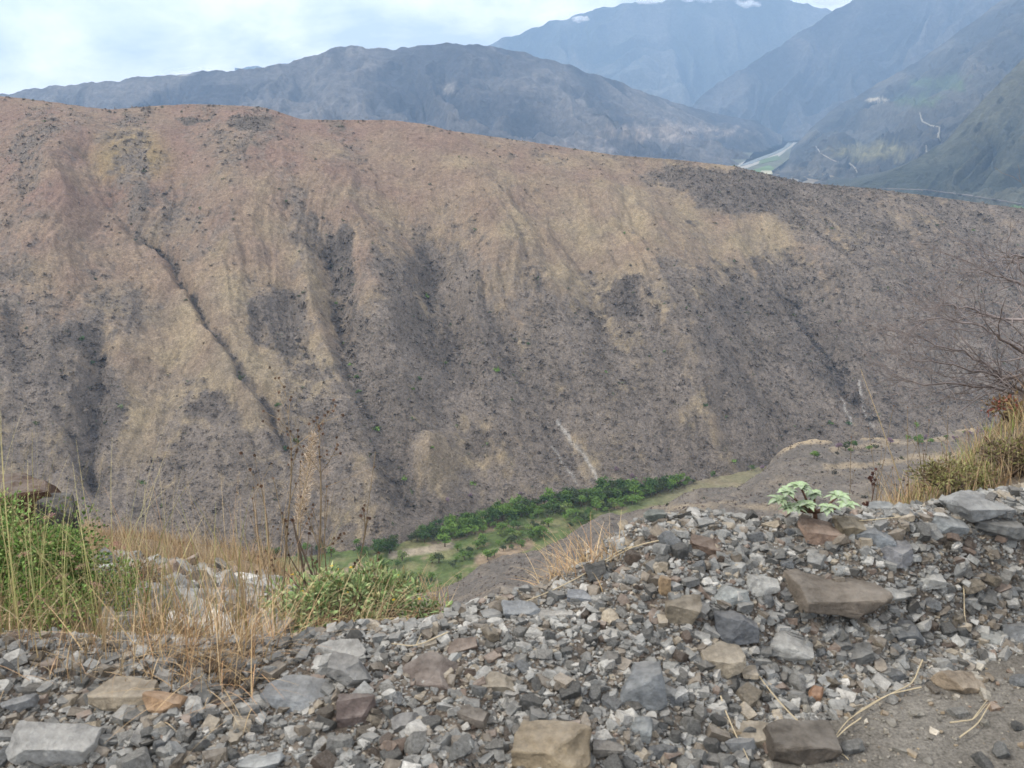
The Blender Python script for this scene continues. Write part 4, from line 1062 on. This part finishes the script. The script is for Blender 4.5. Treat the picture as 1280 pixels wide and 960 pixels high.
def blades(base, az_, ln, lean, curl, wd, colr, seg=7, tipcol=None):
    """grass blades: base (n,3); az_ heading; lean from vertical at base; curl added along the blade"""
    n = len(base); t = np.linspace(0, 1, seg + 1)
    ang = lean[:, None] + curl[:, None] * t[None] ** 1.4
    ds = ln[:, None] / seg
    hx = np.cumsum(np.sin(ang) * ds, 1) - np.sin(ang) * ds; hz_ = np.cumsum(np.cos(ang) * ds, 1) - np.cos(ang) * ds
    dirx, diry = np.sin(az_)[:, None], np.cos(az_)[:, None]
    c = np.stack([base[:, :1] + hx * dirx, base[:, 1:2] + hx * diry, base[:, 2:] + hz_], -1)
    tw = np.random.default_rng(n).random(n) * 3.14
    side = np.stack([np.cos(az_ + tw * .4), -np.sin(az_ + tw * .4), np.zeros(n)], 1)[:, None, :]
    w_ = (wd[:, None] * (1 - t[None] ** 1.6 * .85) * (.6 + .4 * np.minimum(1, t * 6)))[..., None] / 2
    V = np.stack([c - side * w_, c + side * w_], 2)             # n, seg+1, 2, 3
    i_ = (np.arange(n)[:, None] * (seg + 1) * 2 + np.arange(seg)[None] * 2).reshape(-1, 1)
    F_ = np.concatenate([i_, i_ + 1, i_ + 3, i_ + 2], 1)
    K = np.repeat(colr[:, None], (seg + 1) * 2, axis=1).reshape(n, seg + 1, 2, 3)
    if tipcol is not None:
        tt = (t[None, :, None, None] ** 1.2); K = K * (1 - tt) + np.array(tipcol) * tt
    return V.reshape(-1, 3), F_, K.reshape(-1, 3), c
STRAW = np.array([(.42, .32, .18), (.36, .26, .15), (.48, .38, .24), (.40, .26, .15)])
YG = np.array([(.20, .24, .07), (.27, .27, .10), (.13, .19, .05), (.32, .28, .12)])
def colpick(pal, n, r): return pal[r.integers(0, len(pal), n)] * (.75 + .5 * r.random((n, 1)))
def grass_field(name, pts, ln, wd, pal, seed, lean=.25, curl=.9, az0=None, azs=6.3, tip=None, **tags):
    r = np.random.default_rng(seed); n = len(pts)
    az_ = (r.random(n) * 6.283) if az0 is None else az0 + r.normal(size=n) * azs
    V, F_, K, c = blades(pts, az_, ln[0] + (ln[1] - ln[0]) * r.random(n), np.abs(r.normal(size=n)) * lean, curl * (.3 + r.random(n)), wd * (.6 + .8 * r.random(n)), colpick(pal, n, r), tipcol=tip)
    return link(name, mesh_np(name, V, F_, K), M_straw, **tags), c
# dry grass on the bank beyond the stony slope, and thin cover on the slopes
r = np.random.default_rng(55)
def ground_pts(n, x0, x1, y0, y1, cond, r):
    x = r.uniform(x0, x1, n); y = r.uniform(y0, y1, n); k = cond(x, y); x, y = x[k], y[k]
    return np.stack([x, y, Hn(x, y) - .01], 1)
pts = ground_pts(76000, -14, .5, 3.6, 17, lambda x, y: (x / y > -1.15) & (x / y < -.08) & (fbm(x * .8, y * .8, 3) > -.15 - .35 * (y > 8)) & ((x / y > -.26) | (y > 7.5) | (x / y < -.52) | (r.random(len(x)) < .12)), r)
grass_field('dry_grass', pts, (.12, .42), .006, STRAW * .85, 56, kind='stuff')
# straw along the berm crest, left half
pts = ground_pts(4200, -2.6, -.15, 2.35, 3.6, lambda x, y: (fbm(x * 2.3, y * 2.3, 3) > .05 + .25 * (x > -1.0)) & (y > np.interp(x, crx, cry) - .12 + .1 * fbm(x * 3, y, 2)), r)
grass_field('dry_grass', pts, (.10, .34), .0035, STRAW, 57, lean=.7, curl=1.3, az0=R(100), azs=.9, kind='stuff')
# right bank
pts = ground_pts(26000, 1.9, 6.5, 3.7, 8, lambda x, y: (x > 2.15 + .15 * (y - 4.2) + .2 * fbm(x * 2, y * 2, 2)) & (fbm(x * 2.6, y * 2.6, 3) > -.3), r)
ab = fbm(pts[:, 0] * 2.2 + 7, pts[:, 1] * 2.2, 2) > .02
grass_field('dry_grass', pts[ab], (.07, .27), .004, STRAW * .7, 58, kind='stuff')
grass_field('grass', pts[~ab], (.06, .22), .004, np.concatenate([YG, STRAW * .7]), 59, kind='stuff')

def tussock(label, centres, n, ln, wd, pal, seed, lean, curl, az0, azs, spread, tip=None, name='grass_tussock', grp=None):
    r = np.random.default_rng(seed); cs = np.array([tuple(c_) for c_ in centres]); k = r.integers(0, len(cs), n)
    b = cs[k] + r.normal(size=(n, 3)) * [spread, spread, 0]; b[:, 2] = Hn(b[:, 0], b[:, 1]) - .02
    root = empty(name, tuple(cs.mean(0)), label=label, category='grass tussock')
    if grp: root['group'] = grp
    az_ = az0 + r.normal(size=n) * azs
    V, F_, K, c = blades(b, az_, ln[0] + (ln[1] - ln[0]) * r.random(n), np.abs(r.normal(size=n)) * lean, curl * (.2 + r.random(n)), wd * (.6 + .8 * r.random(n)), colpick(pal, n, r), 9, tip)
    o = link('blades', mesh_np('blades', V - cs.mean(0), F_, K), M_straw, root)
    return root, c, cs.mean(0)
def plume(root, org, path, rad, n, col_, seed, name='seed_head'):
    """fluffy seed head along a short path (k,3)"""
    r = np.random.default_rng(seed); t = r.random(n); k = len(path) - 1
    f = t * k; i_ = np.minimum(f.astype(int), k - 1); c = path[i_] * (1 - (f - i_))[:, None] + path[i_ + 1] * (f - i_)[:, None]
    rr = rad * np.sin(np.pi * (.12 + .82 * t)) ** .8
    d = r.normal(size=(n, 3)); d /= np.linalg.norm(d, axis=1, keepdims=True)
    c = c + d * (rr * r.random(n) ** .6)[:, None]
    ax = (path[-1] - path[0]) / np.linalg.norm(path[-1] - path[0])
    V, F_, K = leaf_cloud(c - org, d + ax * 1.3, np.full(n, rad * .8), np.full(n, rad * .13), np.array(col_) * (.7 + .6 * r.random((n, 1))), seed)
    return link(name, mesh_np(name, V, F_, K), M_straw, root)
def g(u, v, y0=2.6): return ground_at(u, v, y0)
def gxy(u, D, v=760):
    x_ = azi(u, v) * D; return Vector((x_, D, float(Hn(x_, D))))
# long yellow-green grass leaning over the shrub at the left
rt, c, org = tussock('tall yellow-green grass with pink plumes leaning over the green shrub at the left', [gxy(u_, D_, 800) for u_, D_ in [(60, 2.9), (100, 3.0), (135, 3.05), (165, 3.1), (30, 2.85), (-20, 2.8), (190, 3.15)]], 110, (.35, .95), .0042, YG, 61, .22, .75, R(35), 1.1, .07, tip=(.42, .36, .18))
for q_, (u, v) in enumerate([(38, 690), (75, 690), (110, 705), (42, 745), (30, 752), (52, 757), (85, 718), (140, 678), (70, 642), (112, 728)]):
    p = np.array(pix(u, v, 3.3)); dr = np.array([.05, 0, -.022]) if q_ % 2 else np.array([-.05, .0, -.02])
    plume(rt, org, np.array([p, p + dr * .5 + [0, 0, .004], p + dr]), .011, 110, (.42, .24, .20), 600 + q_)
rt, c, org = tussock('tall straw grass standing between the shrub and the dry stalks', [gxy(u_, D_, 800) for u_, D_ in [(215, 3.2), (250, 3.2), (290, 3.3), (325, 3.3), (310, 3.6)]], 190, (.3, .8), .0035, np.concatenate([STRAW, YG[1:2]]), 62, .18, .6, R(20), 1.5, .08)
for q_ in range(6):
    tip_ = c[q_ * 7][-1]; plume(rt, org, np.array([c[q_ * 7][-3], c[q_ * 7][-2], tip_]), .009, 90, (.46, .37, .24), 620 + q_)
rt, c, org = tussock('matted orange straw lying over the berm crest at the left', [gxy(u_, D_, 830) for u_, D_ in [(215, 2.62), (260, 2.64), (300, 2.66), (180, 2.6), (340, 2.72), (240, 2.5), (280, 2.5)]], 760, (.12, .42), .003, STRAW * [1.05, 1.0, .95], 63, 1.25, .8, R(90), 1.2, .07)
rt, c, org = tussock('tuft of orange straw on the crest left of the stone heap', [gxy(u_, D_, 720) for u_, D_ in [(700, 3.0), (730, 3.05), (755, 3.05), (715, 3.08)]], 330, (.07, .24), .003, STRAW * [1.05, 1.0, .95], 64, 1.45, 1.0, R(-60), 1.5, .05)
for q_, (us, lb) in enumerate([((1125, 1150, 1135), 'straw tuft at the left foot of the grassy bank'), ((1200, 1225), 'yellow-green tuft on the grassy bank above the pale slab'), ((1265, 1290), 'tall straw tuft at the right edge of the grassy bank')]):
    tussock(lb, [gxy(u_, 4.1 + .12 * q_, 600) for u_ in us], 90, (.12, .34), .0035, STRAW * .9 if q_ != 1 else YG, 65 + q_, .35, .9, R(-30), 1.5, .07)

# leafy shrub at the left
def bush(name, label, cen, rad, nl, ln, wd, pal, seed, nb=55, br=.16, cat='shrub', up=.4, stems=14):
    r = np.random.default_rng(seed); cen = np.array(cen); rad = np.array(rad)
    gz = float(Hn(cen[0], cen[1])); root = empty(name, (cen[0], cen[1], gz), label=label, category=cat); org = np.array([cen[0], cen[1], gz])
    d = r.normal(size=(nb, 3)); d /= np.linalg.norm(d, axis=1, keepdims=True); d[:, 2] = np.abs(d[:, 2]) * 1.1 - .25
    bc = cen + d * rad * (.45 + .55 * r.random((nb, 1)))
    k = r.integers(0, nb, nl); dd_ = r.normal(size=(nl, 3)); dd_ /= np.linalg.norm(dd_, axis=1, keepdims=True)
    brd = br * (.5 + .9 * r.random(nb))
    c = bc[k] + dd_ * (brd[k] * r.random(nl) ** .45)[:, None]
    c[:, 2] = np.maximum(c[:, 2], Hn(c[:, 0], c[:, 1]) + .01)
    tone = (.65 + .8 * r.random(nb))[k][:, None]
    V, F_, K = leaf_cloud(c - org, dd_ + [0, 0, up], ln * (.6 + .8 * r.random(nl)), wd * (.6 + .8 * r.random(nl)), colpick(pal, nl, r) * tone, seed)
    link('foliage', mesh_np('foliage', V, F_, K), M_leaf, root)
    parts = []
    for b_ in bc[::max(1, nb // (stems * 3))]:
        m_ = (org + (b_ - org) * .5) + np.array([*(r.normal(size=2) * .03), .03])
        parts.append(tube([tuple(org * 0 + r.normal(size=3) * [.03, .03, 0]), tuple(m_ - org), tuple(b_ - org)], [.008, .005, .002], 4))
    tv, tf = join(parts); link('stem', mesh_np('stem', tv, tf, smooth=True), M_bark, root)
    return root, bc, org
GL = np.array([(.11, .19, .04), (.15, .24, .06), (.07, .13, .03), (.19, .25, .08), (.20, .17, .08)])
bush('shrub', 'dense bright green shrub with tiny leaves at the left edge', pix(-15, 735, 4.0), (.78, .55, .42), 38000, .022, .013, GL, 71, 95, .15)
bush('shrub', 'dry brown brush between the green shrub and the stony slope', pix(165, 745, 4.9), (.14, .3, .25), 2600, .03, .008, STRAW * .5, 72, 20, .1)
GL2 = np.array([(.20, .29, .11), (.26, .36, .15), (.15, .22, .09), (.33, .36, .18), (.30, .26, .13)])
rt, bc, org = bush('leafy_bush', 'light green leafy bush with small yellow flowers below the dry stalks', pix(448, 757, 3.5), (.40, .26, .21), 3300, .038, .0115, GL2, 73, 85, .05, cat='bush', up=.5)
bush('leafy_bush', 'pale thin green bush left of the dry stalks, behind the straw grass', pix(365, 775, 4.0), (.15, .2, .17), 1100, .04, .012, GL2 * .95, 74, 16, .09, cat='bush', up=.7)
r = np.random.default_rng(75)
for q_ in range(16):
    c = bc[r.integers(0, len(bc))] + r.normal(size=3) * [.05, .05, .03] + [0, -.05, .07]
    n_ = 9; an = np.linspace(0, 6.28, n_, endpoint=False)
    V, F_, K = leaf_cloud(np.tile(c - org, (n_, 1)), np.stack([np.cos(an), np.sin(an), np.full(n_, .5)], 1), np.full(n_, .010), np.full(n_, .006), np.tile([(.6, .42, .05)], (n_, 1)), q_)
    link('flower', mesh_np('flower', V, F_, K), M_leaf, rt)

bush('low_bush', 'low olive bush with brown dead patches on the face of the grassy bank', pix(1200, 596, 4.0), (.26, .14, .045), 1900, .022, .008, np.array([(.17, .17, .06), (.20, .19, .08), (.15, .10, .06)]), 135, 40, .045, cat='bush', stems=6)
bush('low_bush', 'dark brown-green bush at the right edge of the bank beneath the bare tree', pix(1272, 572, 4.1), (.17, .12, .09), 1900, .022, .009, np.array([(.12, .085, .05), (.17, .17, .06), (.10, .07, .045)]), 136, 34, .05, cat='bush', stems=6)
# branching dry stalks
def branchy(org, p0, dirv, ln, rad, depth, r, out, tips, nseg=5, wob=.10, kids=3, spread=.6, grav=0.0, kl=.4):
    pts = [np.array(p0, float)]; d = np.array(dirv, float); d /= np.linalg.norm(d)
    for i_ in range(nseg):
        d = d + r.normal(size=3) * wob + [0, 0, grav]; d /= np.linalg.norm(d); pts.append(pts[-1] + d * ln / nseg)
    rads = list(np.linspace(rad, rad * .55, nseg + 1))
    out.append(tube([tuple(p - org) for p in pts], rads, 5 if rad > .004 else 3))
    if depth == 0: tips.append(pts[-1]); return
    for _ in range(kids):
        i_ = r.integers(max(1, nseg // 3), nseg + 1); nd = d + r.normal(size=3) * spread
        branchy(org, pts[i_], nd, ln * (kl + .35 * kl / .4 * r.random()), max(rads[i_] * .6, .0016), depth - 1, r, out, tips, max(3, nseg - 1), wob * 1.15, kids, spread, grav, kl * 1.3 if kl < .3 else kl)
    tips.append(pts[-1])
def seed_balls(root, org, tips, rad, col_, seed, name='seed_head'):
    r = np.random.default_rng(seed)
    for p_ in tips[:90]:
        q_ = np.array([p_]) - org; c_ = np.array(col_)[None] * (.6 + .8 * r.random()); n_ = 60
        d_ = r.normal(size=(n_, 3)); d_ /= np.linalg.norm(d_, axis=1, keepdims=True)
        V, F_, K = leaf_cloud(q_ + d_ * rad * .25, d_, np.full(n_, rad * (.6 + .4 * r.random())), np.full(n_, rad * .7), np.repeat(c_, n_, 0), seed)
        link(name, mesh_np(name, V, F_, K), M_scrub, root)
def stalk(label, u, D, vtop, lean, rad, seed, kids=3, depth=2, balls=None, mat=None, vb=780, spread=.35, name='dry_stalk', ln=None, grp=None):
    r = np.random.default_rng(seed); b = gxy(u, D, vb); org = np.array(b); top = np.array(pix(u + lean, vtop, D))
    L_ = np.linalg.norm(top - org) if ln is None else ln
    root = empty(name, tuple(b), label=label, category='dry plant')
    if grp: root['group'] = grp
    out, tips = [], []
    branchy(org, org - [0, 0, .03], top - org, L_, rad, depth, r, out, tips, 8, .035, kids, spread, .02, .17)
    V, F_ = join(out); link('stem', mesh_np('stem', V, F_, smooth=True), mat or M_drystem, root)
    if balls: seed_balls(root, org, tips, balls[0], balls[1], seed)
    return root, org, tips
stalk('tall brown dry stalk with round seed heads, left of the pale plume', 352, 4.1, 560, -14, .006, 81, 6, 2, (.0075, (.17, .11, .08)))
stalk('tall brown dry stalk with a spray of seed heads right of the pale plume', 392, 4.0, 548, 12, .006, 82, 6, 2, (.007, (.17, .11, .08)))
stalk('thick dark dry stem forking low above the leafy bush', 400, 3.9, 640, -28, .009, 83, 3, 1, (.008, (.12, .07, .05)), M_bark)
stalk('dark dry stem leaning left above the leafy bush', 420, 3.85, 650, -46, .008, 84, 3, 1, None, M_bark)
stalk('brown dry stalk with sparse seed heads nearest the straw grass', 330, 4.2, 600, 6, .005, 85, 4, 1, (.009, (.13, .075, .05)))
stalk('low dry stalk with brown seed heads right of the tall ones', 440, 4.1, 640, 22, .005, 86, 4, 2, (.008, (.13, .08, .06)))
for q_, (u_, vt_, le_) in enumerate([(366, 590, -6), (378, 575, 4), (345, 610, -22), (405, 600, 8), (388, 620, 26), (360, 640, -34), (415, 625, 4)]):
    stalk('thin brown dry stem in the clump of stalks above the leafy bushes', u_, 4.0 + .05 * q_, vt_, le_, .0035, 140 + q_, 5, 1, (.006, (.2, .13, .09)), M_drystem, 780, .5, grp='thin stems of the dry clump')
stalk('pale forked twig standing above the dry stalks', 385, 4.3, 500, 10, .0035, 87, 2, 1, None, M_greybark, spread=.2)
stalk('pale thin stem leaning right past the dry stalks', 425, 4.3, 555, 62, .003, 88, 1, 0, None, M_drystem)
for q_, (u0, v0, u1, v1, lab) in enumerate([(372, 655, 392, 545, 'tall pale feathery grass plume above the dry stalks'), (1122, 592, 1076, 462, 'tall pale grass stem with a narrow plume before the bare tree')]):
    D_ = 4.05; b = gxy(u0, D_, 760); org = np.array(b); p1 = np.array(pix(u0, v0, D_)); p2 = np.array(pix(u1, v1, D_))
    root = empty('plume_grass', tuple(b), label=lab, category='grass')
    V, F_ = tube([tuple(org * 0), tuple((p1 - org) * .6), tuple(p1 - org), tuple((p1 * .5 + p2 * .5) - org + [.004, 0, 0]), tuple(p2 - org)], [.004, .0035, .003, .002, .001], 4)
    link('stem', mesh_np('stem', V, F_, np.array([.42, .33, .2]), True), M_straw, root)
    plume(root, org, np.array([p1, p1 * .5 + p2 * .5 + [.004, 0, 0], p2]), .036 if q_ == 0 else .009, 1000 if q_ == 0 else 200, (.52, .42, .32), 640 + q_)
# thin stems before the spur at the right
for q_, (u, vt, ln_) in enumerate([(1095, 500, 4), (1140, 505, 3), (1165, 512, -6), (1150, 520, 10), (1180, 500, 4), (1060, 540, 12), (1110, 530, -8)]):
    stalk('thin upright straw stem rising in front of the grey spur', u, 3.9 + .08 * q_, vt, ln_, .0022, 90 + q_, 2, 1, (.004, (.2, .12, .08)), M_drystem, 620, .25, grp='thin straw stems at the right')
stalk('brown twiggy dead plant with dark seed heads left of the grassy bank', 1092, 3.6, 590, -4, .004, 99, 4, 2, (.007, (.12, .06, .05)), M_brown, 630, .6)
stalk('brown dead stems with seed heads on top of the grassy bank', 1235, 4.5, 545, 4, .004, 100, 4, 2, (.007, (.09, .05, .04)), M_brown, 600, .7)

# rosette plant on the crest
b = ground_at(1017, 655, 2.2); org = np.array(b); root = empty('young_plant', tuple(b), label='young pale green plant with broad leaves and a brown stem on the crest', category='plant')
heads = [(983, 614), (1000, 607), (1018, 616), (1048, 620), (1008, 630), (974, 624), (1034, 634), (992, 634), (1058, 630)]
out = []; r = np.random.default_rng(111); LV, LF, LK, off = [], [], [], 0
stem_top = org + [0, 0, .05]
out.append(tube([(0, 0, -.02), (.004, 0, .03), (-.003, 0, .06)], [.012, .010, .008]))
def broad_leaf(c, d, L_, W_, col_, r):
    """a leaf of 2 x 6 faces, cupped, with a toothed outline"""
    d = d / np.linalg.norm(d); s_ = np.cross(d, [0, 0, 1]); s_ /= np.linalg.norm(s_) + 1e-6; n_ = np.cross(s_, d); V = []
    for i_ in range(8):
        t = i_ / 7; wdt = W_ * .5 * math.sin(math.pi * min(1, .06 + .94 * t) ** .8) * (1.15 if i_ % 2 else .86); m_ = c + d * L_ * t - np.array([0, 0, 1]) * L_ * .45 * t * t
        V += [m_ - s_ * wdt + n_ * wdt * .3, m_, m_ + s_ * wdt + n_ * wdt * .3]
    F_ = [(3 * i_ + k, 3 * i_ + k + 1, 3 * i_ + k + 4, 3 * i_ + k + 3) for i_ in range(7) for k in (0, 1)]
    kk = np.tile(np.array(col_), (24, 1)); kk[1::3] = kk[1::3] * .6 + .16
    return np.array(V), np.array(F_), kk
for (u, v) in heads:
    h_ = np.array(pix(u, v, b.y - .02 + .06 * r.normal())); out.append(tube([tuple(stem_top - org), tuple((stem_top + h_) / 2 - org + [0, 0, -.01]), tuple(h_ - org)], [.007, .005, .004]))
    for q_ in range(14):
        an = q_ * 2.4 + r.random() * .5; el = .1 + .5 * r.random()
        V, F_, K = broad_leaf(h_ - org, np.array([math.cos(an), math.sin(an), el]), .03 + .035 * r.random(), .02 + .012 * r.random(), np.array([.22, .31, .15]) * (.6 + .7 * r.random()), r)
        lo = link('leaf', mesh_np('leaf', V, F_, K, True), M_leaf, root)
V, F_ = join(out); link('stem', mesh_np('stem', V, F_, smooth=True), M_brown, root)

# bare tree reaching in from the right
r = np.random.default_rng(123); D0 = 6.4
b = gxy(1430, D0, 640); org = np.array(b); root = empty('bare_tree', tuple(b), label='leafless grey tree reaching in from the right edge', category='tree')
def P3(u, v, D): return np.array(pix(u, v, D))
trunk = [org - [0, 0, .2], P3(1432, 560, 6.4), P3(1410, 500, 6.4), P3(1400, 420, 6.4), P3(1420, 320, 6.5), P3(1410, 240, 6.5)]
V, F_ = tube([tuple(p - org) for p in trunk], [.07, .06, .05, .04, .03, .015], 8); link('trunk', mesh_np('trunk', V, F_, smooth=True), M_greybark, root)
LIMBS = [[(1410, 500), (1330, 500), (1280, 492), (1262, 482), (1240, 462), (1205, 441), (1170, 430), (1142, 416)],
         [(1404, 440), (1330, 415), (1280, 401), (1240, 396), (1208, 384), (1182, 381), (1160, 386)],
         [(1402, 400), (1330, 372), (1280, 356), (1262, 349), (1235, 341), (1215, 336)],
         [(1412, 505), (1330, 512), (1282, 497), (1250, 486), (1200, 480), (1150, 481), (1120, 470)],
         [(1400, 460), (1330, 452), (1290, 446), (1250, 425), (1230, 408), (1190, 400), (1150, 400)],
         [(1420, 340), (1360, 345), (1300, 325), (1270, 318), (1250, 322)],
         [(1400, 470), (1350, 470), (1290, 465), (1250, 470), (1215, 462), (1175, 452), (1140, 450)]]
for li, lm in enumerate(LIMBS):
    parts, tips = [], []; dz = r.normal() * .25
    pl = [P3(u, v, D0 - .05 * li + dz * min(1, i_ / 3)) for i_, (u, v) in enumerate(lm)]
    fine = []
    for i_ in range(len(pl) - 1):
        for s_ in np.linspace(0, 1, 4)[:-1]: fine.append(pl[i_] * (1 - s_) + pl[i_ + 1] * s_ + r.normal(size=3) * .008)
    fine.append(pl[-1]); rr = np.linspace(.017, .0032, len(fine))
    parts.append(tube([tuple(p - org) for p in fine], rr, 6))
    for i_ in range(4, len(fine)):
        for _ in range(2):
            d = fine[min(i_ + 1, len(fine) - 1)] - fine[i_ - 1]; d /= np.linalg.norm(d)
            branchy(org, fine[i_], d + r.normal(size=3) * [.65, .6, .7] + [0, 0, .12], .20 + .34 * r.random(), max(.0023, rr[i_] * .42), 2, r, parts, tips, 5, .17, 2, .55)
    V, F_ = join(parts); link('branch', mesh_np('branch', V, F_, smooth=True), M_greybark, root)
bush('shrub', 'small shrub with red leaves and flowers on the bank under the bare tree', pix(1262, 515, 5.0), (.12, .15, .09), 420, .03, .012, np.array([(.22, .07, .05), (.16, .12, .05), (.12, .08, .05)]), 130, 12, .05, stems=5)

# dry stalks lying on the road dirt and berm
LY = [([(1152, 832), (1140, 862), (1100, 882), (1058, 908), (1034, 942)], 'long forked straw stalk lying on the road dirt'), ([(1150, 868), (1108, 876), (1068, 900)], 'straight straw stalk lying against the forked one'),
      ([(945, 852), (985, 900), (1040, 945), (1060, 958)], 'thin straw stalk running across the dark brown block'), ([(1186, 912), (1215, 908), (1232, 888)], 'bent straw twig lying alone on the road dirt'), ([(1198, 930), (1222, 912), (1236, 887)], 'second straw twig crossing the bent one on the road dirt'),
      ([(1203, 742), (1204, 775), (1208, 800)], 'short straw stalk standing against the stones near the right'), ([(900, 880), (915, 920), (935, 958)], 'straw stalk left of the pale tan shard'), ([(560, 792), (520, 804), (490, 812)], 'straw stalk draped over the crest below the leafy bush'),
      ([(790, 690), (750, 702), (690, 706), (640, 694)], 'long straw stalk arching left out of the crest tuft'), ([(845, 678), (790, 690), (740, 720)], 'straw stalk lying up the side of the heap'), ([(1045, 600), (1080, 596), (1140, 612)], 'straw stalk lying on the crest by the grassy bank'), ([(1075, 905), (1050, 925), (1030, 945), (1000, 955)], 'straw wisp at the bottom end of the forked stalk')]
for q_, (pl, lab) in enumerate(LY):
    pts_ = []
    for i_ in range(len(pl) - 1):
        for s_ in np.linspace(0, 1, 5)[:-1]:
            u, v = pl[i_][0] * (1 - s_) + pl[i_ + 1][0] * s_, pl[i_][1] * (1 - s_) + pl[i_ + 1][1] * s_
            pts_.append((u, v))
    pts_.append(pl[-1]); W_ = []
    for (u, v) in pts_:
        p = ground_at(u, max(v, np.interp(u, [c_[0] for c_ in CRE], [c_[1] for c_ in CRE]) + 4)); W_.append(np.array(p) + [0, 0, .022])
    W_ = [W_[0]] + [(W_[i_ - 1] + W_[i_] * 2 + W_[i_ + 1]) / 4 for i_ in range(1, len(W_) - 1)] + [W_[-1]]
    V, F_ = tube([tuple(p) for p in W_], np.linspace(.0026, .0013, len(W_)), 5)
    parts = [(V, F_)]
    if q_ in (0, 3, 7, 9): 
        k_ = len(W_) // 2; e_ = W_[k_] + (W_[min(k_ + 3, len(W_) - 1)] - W_[k_]) * .6 + np.array([.05, .05, .01]); parts.append(tube([tuple(W_[k_]), tuple(e_)], [.002, .001], 4))
    V, F_ = join(parts); link('straw_stalk', mesh_np('straw_stalk', V, F_, np.array([.43, .36, .24]), True), M_straw, label=lab, category='straw stalk')
